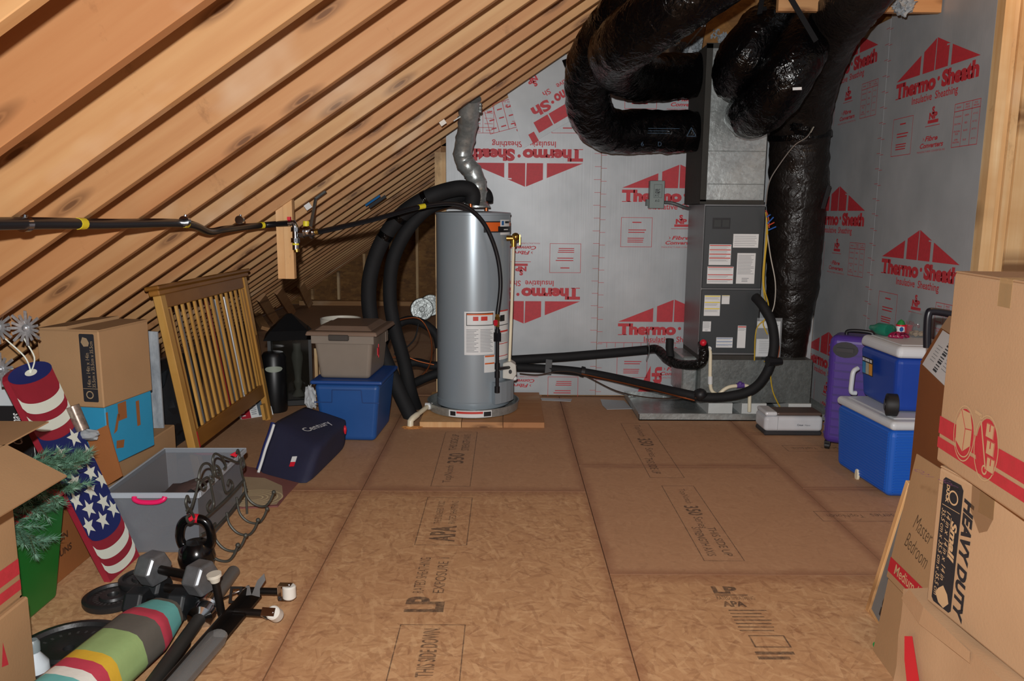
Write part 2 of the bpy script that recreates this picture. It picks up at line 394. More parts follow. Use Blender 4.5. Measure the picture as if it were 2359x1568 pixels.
# ---- floor
sl = MB(); sl.bb(-3.55, 2.95, -2.6, 12.75, -.05, -.019)
floor = struct(obj('floor', sl, M_DECK))
XA, XB, XC = -.776, .441, 1.648
def fp(x0, x1, y0, y1, m):
    q = MB(); g = .0022; q.bb(x0+g, x1-g, y0+g, y1-g, -.0185, random.uniform(-.0012, 0)); return obj('floor_panel', q, m, floor)
for x0, x1, ys, lim in ((-3.45, XA-2.44, (-2.5, .9, 3.3, 5.7, 8.1, 10.5, 12.55), 3.3), (XA-2.44, XA-1.22, (-2.5, -.4, 2.04, 4.48, 6.9, 9.3, 12.55), 4.48),
                    (XA-1.22, XA, (-2.5, -.82, 1.61, 4.05, 6.49, 8.9, 12.55), 4.05),
                    (XA, XB, (-2.5, -.82, 1.61, 4.05, 6.28), 4.05), (XB, XC, (-2.5, -1.8, .63, 3.071, 4.492, 6.28), 3.07), (XC, WR+.42, (-2.5, -.6, 1.8, 2.9, 4.12, 5.2, 6.28), -3)):
    for y0, y1 in zip(ys, ys[1:]): fp(x0, x1, y0, y1, M_OSB if y1 <= lim+.01 else M_OSB2)
fp(XA, .3, 6.29, 12.55, M_OSB2)
# ink stamps on the floor sheets: text lines run along the sheet
def stamp(name, cx, y0, y1, wd, items, flip=False, box=True):
    # local x runs away from the camera, local y to the left
    M = frame((cx+wd/2, y0, .0012), (0, 1, 0), (-1, 0, 0)); L = y1-y0
    if flip: M = frame((cx-wd/2, y1, .0012), (0, -1, 0), (1, 0, 0))
    m = MB(M)
    if box: m.outline(0, 0, L, wd, .004)
    for it in items: m.text(*it[:5], bold=it[5] if len(it) > 5 else 0)
    return obj(name, m, M_STAMP, floor)
stamp('ink_stamp', .96, 3.2, 4.15, .18, [('TopNotch', .05, .07, .22, .045), ('350', .30, .055, .13, .075, .02), ('Series', .45, .07, .14, .045), ('THIS SIDE UP', .58, .105, .32, .04, .01), ('STRENGTH AXIS', .58, .03, .32, .04, .01)], True)
stamp('ink_stamp', .93, 4.28, 5.45, .2, [('TopNotch', .05, .07, .28, .06), ('350', .38, .055, .17, .09, .02), ('Series', .6, .07, .18, .05), ('THIS SIDE UP', .8, .03, .3, .05, .01)], True)
stamp('ink_stamp', -.30, 4.12, 5.2, .22, [('TopNotch', .06, .1, .3, .06), ('350', .40, .06, .2, .1, .02), ('THIS SIDE UP', .66, .12, .36, .05, .01), ('STRENGTH AXIS', .66, .04, .36, .05, .01)])
stamp('ink_stamp', -.29, 3.35, 3.95, .24, [('APA', .04, .06, .18, .12, .03), ('THE ENGINEERED WOOD', .25, .14, .3, .035), ('RATED SHEATHING', .25, .07, .3, .035)])
stamp('ink_stamp', -.30, 2.72, 3.25, .26, [('LP', .03, .06, .12, .15, .04), ('RATED SHEATHING', .18, .15, .32, .045), ('EXPOSURE 1', .18, .07, .32, .045)], box=False)
stamp('ink_stamp', -.26, 2.3, 2.66, .24, [('THIS SIDE DOWN', .03, .09, .3, .06, .01)])
m = MB(frame(PZ(1650, 1375, .0012), (1, 0, 0), (0, 1, 0)))
m.text('LP', 0, .03, .1, .06, bold=.05); m.rect(0, .015, .13, .022); m.text('RATED SHEATHING', 0, -.02, .15, .03); m.text('APA', .01, -.075, .09, .045, bold=.04)
m.bars(.02, -.26, .17, -.09, 7, .3); m.outline(.04, -.36, .17, -.28, .006); m.bars(.03, -.44, .17, -.38, 2, .6); obj('ink_stamp', m, M_STAMP, floor)
for (px, py, sx) in ((1905, 1032, .55), (2025, 1188, .62)):
    p = PZ(px, py, .0012); m = MB(frame(p-V((.3*sx/.55*.5, 0, 0)), (-1, 0, 0), (0, -1, 0))); m.M = frame(p+V((sx*.5, 0, 0)), (-1, 0, 0), (0, -1, 0))
    m.outline(0, -.06, sx, .07, .004); m.text('350', .12*sx, -.035, .2*sx, .075, bold=.02); m.text('Series', .36*sx, -.03, .2*sx, .05); m.text('TopNotch', .62*sx, -.03, .3*sx, .05); obj('ink_stamp', m, M_STAMP, floor)

# ---- foil sheathing walls
def print_block(M, u0, z0, clip=None, part=('ped', 'thermo', 'ins', 'box', 'snp', 'fibre', 'table')):
    """one repeat of the printed artwork; (u0, z0) is the left foot of the pediment"""
    b = MB(M @ Matrix.Translation((u0, z0, .0015))); W_, A = .9, .185
    def hh(u): return A*(1-abs(u-.45)/.45)
    if 'ped' in part:
        b.flat([(0, .002), (.283, .002), (.283, hh(.283))]); b.flat([(.313, .002), (.442, .002), (.446, hh(.446)), (.313, hh(.313))])
        b.flat([(.453, .002), (.587, .002), (.587, .118), (.56, .118), (.56, .128), (.597, hh(.597)), (.453, A)])
        b.flat([(.618, .002), (.9, .002), (.618, hh(.618))])
    if 'thermo' in part:
        b.text('Thermo', 0, -.108, .475, .096, bold=.062, space=.95); b.disc(.502, -.052, .013, .013); b.text('Sheath', .535, -.108, .365, .096, bold=.062, space=.95)
        for q in (0, .042): b.rect(q-.004+.006, -.108, q+.034, -.102)
    if 'ins' in part: b.text('Insulative', .215, -.165, .23, .046, bold=.015); b.text('Sheathing', .48, -.178, .235, .06, bold=.015)
    if 'snp' in part:
        b.text('S', .462, -.25, .03, .045, bold=.06); b.text('NP', .435, -.278, .09, .04, bold=.06); b.rect(.425, -.30, .54, -.281)
        b.rect(.40, -.317, .56, -.313)
    if 'box' in part:
        b.outline(0, -.463, .25, -.228, .0035); b.bars(.09, -.275, .165, -.26, 1, .6)
        b.bars(.06, -.355, .21, -.318, 2, .4, seed=3); b.bars(.055, -.43, .21, -.385, 3, .45, seed=5)
    if 'fibre' in part:
        b.flat([(.385, -.402), (.40, -.388), (.385, -.374), (.392, -.388)]); b.text('Fibre', .41, -.402, .14, .03, bold=.03, shear=.25); b.text('Converters', .36, -.441, .255, .03, bold=.03, shear=.25)
        b.text('MANUFACTURER CONVERTER INC', .33, -.467, .31, .011)
    if 'table' in part:
        x0, x1, y0, y1 = .70, .945, -.461, -.223; t = .0035
        b.outline(x0, y0, x1, y1, t); b.rect(x0, -.268, x1, -.264); b.rect(.785, y0, .788, y1); b.rect(.868, y0, .871, y1)
        for s_, x, y_, w_ in (('GRADE', .718, -.25, .045), ('PRINT', .806, -.243, .04), ('COLOR', .806, -.257, .04), ('STUD', .888, -.243, .03), ('SPACING', .882, -.257, .05),
                              ('STANDARD', .71, -.30, .065), ('GREEN', .806, -.30, .04), ('16" O.C.', .885, -.30, .045), ('STRUCTURAL', .71, -.34, .065), ('RED', .812, -.34, .025), ('16" O.C.', .885, -.34, .045),
                              ('STRUCTURAL', .71, -.38, .065), ('PLUS', .728, -.394, .03), ('BLACK', .806, -.38, .04), ('24" O.C.', .885, -.38, .045),
                              ('SUPER', .725, -.425, .035), ('STRUCTURAL', .71, -.439, .065), ('BLUE', .81, -.43, .03), ('24" O.C.', .885, -.43, .045)):
            b.text(s_, x, y_, w_, .0095, bold=.02)
    if clip:
        keepf, keeps = [], []
        for f, s_ in zip(b.f, b.s):
            c = sum((b.v[i] for i in f), V())/len(f)
            if clip(c): keepf.append(f); keeps.append(s_)
        b.f, b.s = keepf, keeps
    return b
def ticks(M, u, z0, z1, step=.1):
    b = MB(M @ Matrix.Translation((0, 0, .0015)))
    z = z0; i = 0
    while z < z1: b.rect(u-.05-.006*(i % 2), z, u+.003, z+.003); b.rect(u-.003, z-.012, u+.045, z-.009); z += step; i += 1
    return b
MBK = frame((0, BACK, 0), (1, 0, 0), (0, 0, 1))          # local u = X, v = Z, out of wall towards the camera
wb = MB(); wb.bb(-.52, WR+.1, BACK+.014, BACK+.1, 0, 2.05)
wb.prism([(-.52, 2.0), (WR+.1, 2.0), (WR+.1, 2.8), (.7, 2.8)], -.086, frame((0, BACK+.014, 0), (1, 0, 0), (0, 0, 1)))
wall_back = struct(obj('wall_back', wb, M_OSBW))
rz = lambda x: min(2.78, roof_z(x)+.06)
SE = .742
def bpanel(poly): q = MB(); q.prism(poly, .012, frame((0, BACK+.012, 0), (1, 0, 0), (0, 0, 1))); return obj('foil_panel', q, M_FOIL, wall_back)
fpl = bpanel([(-.477, .01), (SE-.002, .01), (SE-.002, rz(SE)), (-.477, rz(-.477))])
fpr = bpanel([(SE+.002, .01), (1.96, .01), (1.96, 2.78), (SE+.002, rz(SE))])
fpx = bpanel([(1.963, .01), (WR-.002, .01), (WR-.002, 2.78), (1.963, 2.78)])
FL = MBK @ Matrix.Diagonal((-1, -1, 1, 1))               # artwork hung upside down
for z0, pt in ((1.876, None), (.787, None), (-.30, ('box', 'fibre', 'snp'))):
    kw = {'part': pt} if pt else {}
    obj('print', print_block(FL, -.597, -z0, clip=lambda c: c.x > -.47 and .012 < c.z < roof_z(c.x)+.03, **kw), M_RED, fpl)
for z0 in (1.688, .621):
    obj('print', print_block(MBK, .911, z0), M_RED, fpr)
obj('print', print_block(MBK, .911, 2.755, part=('box', 'snp', 'fibre', 'table', 'ins')), M_RED, fpr)
obj('print', ticks(MBK, SE, .05, 2.4), M_RED, fpl)
b = MB(MBK @ Matrix.Translation((0, 0, .0015))); b.rect(SE+.01, .448, 1.42, .452)
for i in range(9): b.rect(SE+.08+i*.07, .41, SE+.083+i*.07, .45)
b.flat([(1.08, .02), (1.19, .26), (1.19, .02)]); b.text('ath', 0, 0, .22, .085, bold=.045, M=frame((1.285, .03, 0), (0, 1, 0), (-1, 0, 0)))
obj('print', b, M_RED, fpr)
# slanted patch board with its own artwork
pu = (PY(1240, 352, BACK), PY(1345, 300, BACK)); pm = frame(PY(1212, 345, BACK)-V((0, .011, 0)), V((.86, 0, .5)), V((-.5, 0, .86)))
q = MB(pm); q.prism([(-.02, .02), (.62, .02), (.62, .60), (.12, .60)], .006)
pat = obj('foil_patch', q, M_FOIL, wall_back)
b = MB(pm @ Matrix.Translation((.62, .15, .0075)) @ Matrix.Diagonal((-1, -1, 1, 1)))
for seg in ((.19, .0, .335, .09), (.345, .0, .47, .09), (.5, .06, .55, .14)): b.rect(*seg)
b.text('Thermo', -.06, -.105, .3, .085, bold=.045); b.disc(.265, -.06, .012, .012); b.text('Sh', .29, -.105, .15, .085, bold=.045)
b.text('Insulative', -.02, -.165, .2, .042, bold=.012); b.text('Sh', .24, -.165, .06, .042, bold=.012)
b.text('S', .30, -.27, .03, .045, bold=.06); b.text('NP', .28, -.30, .08, .04, bold=.06); b.text('Fibre', .28, -.40, .12, .03, bold=.03, shear=.25); b.text('Converters', .24, -.44, .2, .03, bold=.03, shear=.25)
obj('print', b, M_RED, pat)
tm = frame(PY(1195, 292, BACK)-V((0, .004, 0)), V((.966, 0, .26)), V((-.26, 0, .966)))
b = MB(tm); b.outline(-.23, 0, 0, .22, .004); b.rect(-.158, 0, -.154, .22); b.rect(-.08, 0, -.076, .22)
for i in range(3):
    for j in range(3): b.rect(-.21+i*.078, .03+j*.065, -.17+i*.078, .04+j*.065)
obj('print', b, M_RED, fpl)
st = MB(); st.bb(-.565, -.478, BACK-.03, BACK+.06, 0, 1.95); obj('stud', st, M_PINE, wall_back)
pl = MB(); pl.bb(.72, WR, BACK-.03, BACK+.06, 2.78, 2.9); obj('top_plate', pl, M_RAFTER, wall_back)

MRT = frame((WR, 0, 0), (0, -1, 0), (0, 0, 1))           # u = -Y
wr = MB(); wr.bb(WR+.014, WR+.1, 4.2, BACK+.1, 0, 3.4); wall_right = struct(obj('wall_right', wr, M_OSBW))
def rpanel(y0, y1, z1): q = MB(); q.bb(WR, WR+.013, y0+.002, y1-.002, .01, z1); return obj('foil_panel', q, M_FOIL, wall_right)
r1 = rpanel(4.2, 5.35, 3.35); r2 = rpanel(5.35, BACK, 2.76)
for z0 in (2.33, 1.222): obj('print', print_block(MRT, -5.2, z0, clip=lambda c: c.y > 4.21), M_RED, r1)
p2b = PX(1993, 486, WR)
for z0 in (p2b.z+1.105, p2b.z, p2b.z-1.105): obj('print', print_block(MRT, -p2b.y-.9, z0, clip=lambda c: .02 < c.z < 2.74 and c.y < 6.27), M_RED, r2)
obj('print', ticks(MRT, -5.35, .1, 2.9), M_RED, r1)
# framing post at the near end of the right wall
po = MB(); po.bb(WR, WR+.052, 4.13, 4.2, 0, 3.5); post = struct(obj('wall_end', po, M_PINE))
for x0, x1, yy in ((WR+.054, WR+.088, 4.15), (WR+.09, WR+.128, 4.135)):
    q = MB(); q.bb(x0, x1, yy, yy+.06, 0, 3.5); obj('stud', q, M_PINE, post)
q = MB(); q.bb(WR+.13, WR+.42, 4.12, 4.16, 0, 3.5); obj('plank', q, M_PINE, post)
wn = MB(); wn.bb(WR+.434, WR+.5, -2.55, 4.12, 0, 4.3); wall_rn = struct(obj('wall_right_near', wn, M_OSBW))
for y0, y1 in ((-2.5, -.77), (-.77, .45), (.45, 1.67), (1.67, 2.89), (2.89, 4.11)):
    q = MB(); q.bb(WR+.421, WR+.433, y0+.002, y1-.002, .01, 4.2); pnl = obj('foil_panel', q, M_FOIL, wall_rn)
    for z0 in (2.33, 1.222): obj('print', print_block(frame((WR+.421, 0, 0), (0, -1, 0), (0, 0, 1)), -y1+.15, z0), M_RED, pnl)
# framing over the ducts
zj = PY(2000, 27, 4.72).z; q = MB(); q.bb(1.55, WR-.01, 4.72, 4.76, zj, zj+.24); tr = struct(obj('trim_1', q, M_RAFTER))
q = MB(); q.hexa([V(p) for p in ((1.42, 6.0, 2.62), (2.42, 6.0, 2.62), (2.42, 6.03, 2.62), (1.42, 6.03, 2.62), (1.42, 5.6, 3.25), (2.42, 5.6, 3.25), (2.42, 5.63, 3.25), (1.42, 5.63, 3.25))]); struct(obj('trim_2', q, M_OSBW))
# far gable wall
fw_ = MB(); fw_.prism([(-3.6, 0), (.6, 0), (.6, roof_z(.6)+.2), (-3.6, roof_z(-3.6)+.2)], -.05, frame((0, 12.56, 0), (1, 0, 0), (0, 0, 1)))
wall_far = struct(obj('wall_far', fw_, M_OSBW))
for i in range(9):
    x = -3.1+i*.42; q = MB(); q.bb(x-.019, x+.019, 12.47, 12.558, .09, roof_z(x)-.02); obj('stud', q, M_PINE, wall_far)
q = MB(); q.bb(-3.3, .5, 12.42, 12.558, 0, .07); obj('bottom_plate', q, M_RAFTER, wall_far)
q = MB(); q.bb(-3.55, -3.5, -2.6, 12.7, 0, .3); struct(obj('wall_left', q, M_DECK))
# ================================================================== EQUIPMENT
def sticker(parent, M, w, h, base=None, prints=(), name='label', z=.0015):
    """thin paper label in frame M (0..w, 0..h); prints = [(material, fn(builder))]"""
    b = MB(M); b.bb(0, w, 0, h, 0, z); o = obj(name, b, base or M_WHITE, parent)
    for mt, fn in prints:
        p = MB(M @ Matrix.Translation((0, 0, z+.0008))); fn(p); obj('print', p, mt, o)
    return o
M_ORANGE = mat('d8611f', .45, var=.03, name='orange_print'); M_REDL = mat('c8382f', .5, var=.03, name='red_label'); M_BLK = mat('1b1c1f', .5, var=.05, name='black_paint')
M_BLUEL = mat('1d5f9e', .5, var=.03, name='blue_label'); M_YELL = mat('e5cf35', .5, var=.03, name='yellow_label')
# ---- plank platform under the water heater
pf = thing('heater_platform', (-.16, 5.8, 0), 'low plank platform under the grey water heater', 'platform')
for a, b_ in ((-.60, -.31), (-.306, -.018), (-.014, .275)):
    q = MB(); q.bb(a, b_, 5.31, 6.24, 0, .04); obj('plank', q, M_RAFTER if a > -.4 else M_POST, pf, bevel=.002)
# ---- drain pan
TX, TY, TR = -.242, 5.73, .272
pan = thing('drain_pan', (TX, TY, .04), 'round metal drain pan under the grey water heater', 'drain pan')
q = MB(Matrix.Translation((TX, TY, .041))); q.lathe([(.001, .0), (.325, 0), (.335, .005), (.34, .062), (.345, .066), (.336, .066), (.33, .008), (.001, .004)], 48); obj('tray', q, M_GALV, pan)
def cyl_patch(r, a0, a1, z0, z1, n=14, cx=TX, cy=TY):
    b = MB(); vs = []
    for i in range(n+1):
        a = rad(a0+(a1-a0)*i/n); vs += [(cx+r*math.sin(a), cy-r*math.cos(a), z0), (cx+r*math.sin(a), cy-r*math.cos(a), z1)]
    b.add(vs, [(2*i, 2*i+2, 2*i+3, 2*i+1) for i in range(n)], True); return b
l = obj('label', cyl_patch(.344, -28, 25, .052, .10), M_WHITE, pan); obj('print', cyl_patch(.3455, -18, 14, .078, .094), M_REDL, l)
b = cyl_patch(.3455, -26, -19, .06, .092); b2 = cyl_patch(.3455, 15, 24, .058, .092); b.add(b2.v, b2.f); obj('print', b, M_BLK, l)
dp = thing('pan_drain_pipe', PZ(940, 972), 'cream plastic elbow pipe running from the heater pan into the floor', 'pipe')
e0_ = V((TX-.33, 5.62, .075)); e1 = PZ(950, 964, .06)
q = MB(); q.tube([e0_, e1, ], .017, 14); obj('pipe', q, M_PVC, dp)
q = MB(); q.tube([e0_+(e1-e0_)*.72, e1, e1+V((-.012, -.012, -.012)), V((e1.x-.014, e1.y-.014, -.01))], .022, 14); obj('elbow', q, M_PVC, dp)
q = MB(); q.cyl(e0_+V((.035, .0, 0)), e0_-V((.02, 0, 0)), .026); obj('collar', q, M_WHITE, dp)
q = MB(); q.blob((e1.x-.0, e1.y-.02, .004), .06, .5, 3, 3, 4, (1.1, .6, .16)); obj('foam_sealant', q, mat('c78a4c', .8, name='foam_sealant'), dp)
# ---- water heater
wh = thing('water_heater', (TX, TY, .046), 'tall grey cylindrical gas water heater standing in a round pan', 'water heater')
M_TANK = mat('98a4ac', .3, .25, var=.03, vs=2, name='tank_enamel')
T0, T1 = .085, 1.49
q = MB(Matrix.Translation((TX, TY, 0))); q.lathe([(TR-.03, .046), (TR-.03, T0), (.01, T0)], 48); obj('base_ring', q, M_BLK, wh)
q = MB(Matrix.Translation((TX, TY, 0))); q.lathe([(TR-.012, T0), (TR, T0+.006), (TR, T0+.05), (TR-.004, T0+.055), (TR-.004, T1-.02), (TR+.002, T1-.018), (TR+.002, T1-.004), (TR-.004, T1), (TR*.6, T1+.008), (.01, T1+.012)], 64); obj('jacket', q, M_TANK, wh)
l = obj('label', cyl_patch(TR+.0005, -11, 36, .49, .80), M_WHITE, wh)
def cp(a0, a1, z0, z1, m, r=.0015): return cyl_patch(TR+r, a0, a1, z0, z1), m
for a0, a1, z0, z1, m in ((-8, 34, .70, .705, M_BLK), (-8, 34, .785, .79, M_BLK), (-8, -7, .70, .79, M_BLK), (33, 34, .70, .79, M_BLK), (-7, 33, .775, .785, M_ORANGE)): obj('print', cyl_patch(TR+.0015, a0, a1, z0, z1), m, l)
for a in ((2, 10), (14, 24)): obj('print', cyl_patch(TR+.0015, *a, .735, .765), M_REDL, l)
for k in range(16):
    z = .675-k*.0105
    b = cyl_patch(TR+.0015, -8, 10-3*((k*7) % 3), z-.006, z-.002); b2 = cyl_patch(TR+.0015, 13, 33-2*((k*5) % 3), z-.006, z-.002); b.add(b2.v, b2.f); obj('print', b, M_PAPERINK, l)
l = obj('label', cyl_patch(TR+.0005, 39, 70, .44, .80), M_WHITE, wh)
for z0, z1, m in ((.79, .8, M_REDL), (.69, .695, M_BLK), (.64, .652, M_REDL), (.555, .56, M_REDL), (.465, .47, M_REDL)): obj('print', cyl_patch(TR+.0015, 40, 69, z0, z1), m, l)
for k in range(6): obj('print', cyl_patch(TR+.0015, 42, 67, .62-k*.01, .623-k*.01), M_PAPERINK, l)
obj('print', cyl_patch(TR+.0015, 47, 58, .72, .765), M_BLK, l)
l = obj('label', cyl_patch(TR+.0005, 19, 37, .36, .485), M_WHITE, wh)
for z0, z1 in ((.472, .483), (.42, .43)): obj('print', cyl_patch(TR+.0015, 20, 36, z0, z1), M_ORANGE, l)
l = obj('badge', cyl_patch(TR+.0005, 18, 84, 1.352, 1.43), M_BLK, wh)
obj('print', cyl_patch(TR+.0015, 21, 42, 1.36, 1.422), M_ORANGE, l)
obj('print', cyl_patch(TR+.002, 40, 80, 1.395, 1.422), M_ORANGE, l)
obj('print', cyl_patch(TR+.003, 46, 72, 1.393, 1.44), M_WHITE, l); obj('print', cyl_patch(TR+.003, 46, 72, 1.335, 1.352), M_WHITE, l)
obj('print', cyl_patch(TR+.004, 49, 54, 1.402, 1.432), M_BLUEL, l); obj('print', cyl_patch(TR+.004, 57, 70, 1.415, 1.43), M_BLK, l); obj('print', cyl_patch(TR+.004, 54, 66, 1.368, 1.375), M_WHITE, l)
def tp(a, z, r=TR): return V((TX+r*math.sin(rad(a)), TY-r*math.cos(rad(a)), z))
# burner cover, gas control, black gas leg
q = MB(); pts = [tp(a, .13, TR+.045) for a in (32, 42, 52, 62, 70)]
vs = []
for a in (32, 42, 52, 62, 72): vs += [tp(a, .13, TR-.01), tp(a, .13, TR+.045), tp(a, .285, TR+.045), tp(a, .285, TR-.01)]
fs = [(0, 1, 2, 3), (19, 18, 17, 16)]
for i in range(4):
    o = i*4; fs += [(o+1, o+5, o+6, o+2), (o+2, o+6, o+7, o+3), (o, o+4, o+5, o+1)]
q.add(vs, fs); obj('burner_cover', q, M_TANK, wh)
q = MB(frame(tp(78, .35, TR), (1, 0, 0), (0, 0, 1))); q.prism([(-.045, -.05), (.03, -.06), (.055, -.02), (.05, .05), (.01, .075), (-.045, .06)], .11); gv = obj('gas_control', q, mat('c9c8bf', .5, name='valve_grey'), wh, bevel=.004)
q = MB(frame(tp(78, .35, TR), (1, 0, 0), (0, 0, 1))); q.disc(.01, .0, .012, .016, .112); obj('knob', q, M_BLK, gv)
x145 = PY(1146, 720, 5.42)
q = MB(); q.cyl((x145.x, 5.42, .70), (x145.x, 5.42, .24), .013); 
for z in (.66, .42, .36, .25): q.cyl((x145.x, 5.42, z-.022), (x145.x, 5.42, z+.022), .019)
q.cyl((x145.x, 5.42, .40), tp(76, .37, TR+.05), .012); q.tube([(x145.x, 5.42, .66), (x145.x, 5.42, .60)], [.03, .03], 6); obj('gas_leg', q, M_PIPEB, wh)
q = MB(); q.cyl((x145.x, 5.42, .80), (x145.x, 5.42, .70), .014, n=8); q.cyl((x145.x, 5.42, .77), (x145.x, 5.42, .745), .02, n=6); vl = obj('shutoff_valve', q, M_BRASS, wh)
q = MB(); q.cyl((x145.x-.012, 5.40, .72), (x145.x-.012, 5.385, .745), .016, n=8); obj('handle', q, M_REDP, vl)
q = MB()
for dx in (0, .012, .024): q.cyl(tp(74+dx*120, .30, TR+.04), tp(74+dx*120, .28, TR+.035)+V((0, 0, -.02)), .004, n=6)
q.sphere(tp(74, .285, TR+.05), .018); obj('sensor_leads', q, M_WHITE, wh)
# top fittings, relief valve and its cream pipe
tpx = PY(1086, 465, 5.73)
for cx_, cy_ in ((tpx.x, 5.6), (PY(1120, 460, 5.85).x, 5.85)): q = MB(); q.cyl((cx_, cy_, T1), (cx_, cy_, T1+.08), .014); obj('copper_nipple', q, M_COPPER, wh)
rv = V((TX+TR+.02, 5.60, 1.31))
q = MB(); q.cyl(rv-V((.05, 0, 0)), rv+V((.02, 0, 0)), .02); q.sphere(rv+V((.015, 0, .01)), .03); q.cyl(rv, rv-V((0, 0, .06)), .018); q.box(rv+V((.045, -.01, -.01)), (.008, .012, .07)); obj('relief_valve', q, M_BRASS, wh)
q = MB(); q.tube([rv-V((0, 0, .05)), V((rv.x-.01, 5.60, .8)), V((rv.x-.022, 5.60, .42))], .011, 10); obj('discharge_pipe', q, M_PVC, wh)
# ---- metal flue
fl = thing('flue_pipe', (TX+.13, 5.73, T1), 'shiny jointed metal flue pipe rising from the water heater to the rafters', 'flue pipe')
fp_ = [PY(1098, 462, 5.73), PY(1100, 440, 5.73), PY(1098, 420, 5.73), PY(1088, 395, 5.73), PY(1072, 375, 5.73), PY(1066, 355, 5.72), PY(1072, 320, 5.68), PY(1078, 285, 5.6), PY(1080, 260, 5.52), PY(1084, 225, 5.45)]
cur = catmull(fp_, 5)
def ribs(L, a, i): return 1+(.09 if (i % 5) == 0 else 0)-.03*(i % 5 == 2)
q = MB(); q.tube(cur, .067, 24, rf=ribs); obj('pipe', q, M_GALV, fl)
q = MB(); c = fp_[0]; q.lathe([(.10, 0), (.10, .012), (.07, .04), (.067, .06)], 28, Matrix.Translation((c.x, c.y, T1+.035)))
for a in (40, 130, 220, 310): q.bar((c.x+.095*math.cos(rad(a)), c.y+.095*math.sin(rad(a)), T1), (c.x+.095*math.cos(rad(a)), c.y+.095*math.sin(rad(a)), T1+.045), .018, .004)
obj('draft_hood', q, M_GALV, fl)
q = MB(); a, b_ = PR(1045, 276), PR(1103, 238); q.bar(a+V((0, -.01, -.01)), b_+V((0, -.01, -.01)), .02, .006, (0, 0, 1))
q.tube([p + V((.072*math.cos(t), 0, 0)) for p, t in ((cur[38], 0),)] + [cur[38]+V((.072*math.cos(t), .072*math.sin(t), 0)) for t in [i*PI/8 for i in range(17)]], .006, 6)
for i in range(3): q.sphere(b_+V((.01, -.02, -.01-.022*i)), .014, 8)
obj('strap', q, M_GALV, fl)
# ---- insulated black water pipes
wp = thing('insulated_water_pipe', PZ(948, 962), 'thick black foam-covered water pipe arching from heater top to floor', 'pipe')
P1 = [PY(1087, 470, 5.60), PY(1089, 448, 5.6), PY(1075, 434, 5.58), PY(1040, 436, 5.55), PY(985, 455, 5.5), PY(925, 495, 5.56), PY(878, 560, 5.6), PY(852, 640, 5.62), PY(852, 720, 5.62), PY(872, 790, 5.62), PY(905, 870, 5.6), PZ(948, 962, .0)]
q = MB(); q.tube(catmull(P1, 6), .055, 18); sl_ = obj('foam_sleeve', q, M_FOAM, wp)
cc = catmull(P1, 6)
for k in (24, 30, 34): 
    q = MB(); q.tube(cc[k:k+2], .057, 18); obj('tape_band', q, M_DUCT, wp)
wp2 = thing('insulated_water_pipe', PZ(960, 905), 'thick black foam-covered water pipe hugging the inside of the other arch', 'pipe')
P2 = [PY(1120, 465, 5.85), PY(1118, 448, 5.86), PY(1095, 440, 5.86), PY(1040, 458, 5.75), PY(985, 480, 5.68), PY(938, 530, 5.68), PY(905, 600, 5.7), PY(898, 680, 5.72), PY(908, 750, 5.72), PY(930, 830, 5.74), PY(945, 900, 5.76), PZ(958, 940, .0)]
q = MB(); q.tube(catmull(P2, 6), .05, 18); obj('foam_sleeve', q, M_FOAM, wp2)
# ---- gas line on rafters, shut-off post and manifold
gl = thing('gas_line', (-1.31, 2.3, 1.42), 'black flexible gas pipe clipped along the underside of the rafters', 'gas pipe')
G = [V((-1.29, .6, 1.458)), V((-1.29, 1.4, 1.458)), PR(55, 492)-V((0, 0, .026)), PR(240, 497)-V((0, 0, .026)), PR(425, 500)-V((0, 0, .026)), PR(480, 518)-V((0, 0, .03)), PR(520, 515)-V((0, 0, .026)), PR(600, 508)-V((0, 0, .026)), PY(668, 514, 4.40)]
q = MB(); gc = catmull(G, 6); q.tube(gc, .017, 12); obj('pipe', q, M_PIPEB, gl)
for px in (55, 425, 552):
    p = PR(px, 494)-V((0, 0, .026)); q = MB(); q.tube([p+V((0, -.012, 0)), p+V((0, .012, 0))], .021, 14); q.cyl(p+V((.0, 0, .0)), p+V((.004, 0, .026)), .006, n=8); obj('clip', q, M_CHROME, gl)
def near(cl, px):
    best = None
    for p in cl:
        v = p-CAM; x = CX+F_PX*v.dot(RT)/v.dot(FW)
        if best is None or abs(x-px) < best[0]: best = (abs(x-px), p)
    return best[1]
for px in (198, 420, 600):
    i = gc.index(near(gc, px)); i = min(max(i, 0), len(gc)-2); a, b_ = gc[i], gc[i+1]; d = (b_-a).normalized()
    q = MB(); q.tube([a-d*.02, a+d*.02], .0182, 12); obj('tag', q, M_YELLOW, gl)
hb = thing('hanging_post', (-1.24, 4.43, .95), 'short wooden post hanging from the rafters behind the gas valves', 'post')
pa, pb_ = PY(640, 470, 4.43), PY(680, 642, 4.43)
q = MB(); q.bb(PY(641, 640, 4.43).x, PY(658, 640, 4.43).x-.001, 4.43, 4.47, pb_.z, 1.56); obj('board', q, M_POST, hb)
q = MB(); q.bb(PY(658, 640, 4.43).x+.001, PY(679, 640, 4.43).x, 4.425, 4.47, pb_.z, 1.60); obj('board', q, M_POST, hb)
gm = thing('gas_manifold', PY(690, 570, 4.38), 'silver pipe fittings with yellow regulator cap beside the hanging post', 'gas manifold')
Yg = 4.39
q = MB(); q.tube([PY(664, 514, Yg), PY(676, 512, Yg), PY(680, 522, Yg), PY(681, 575, Yg)], .018, 12)
for py in (528, 553): q.cyl(PY(680, py-5, Yg), PY(680, py+5, Yg), .026, n=8)
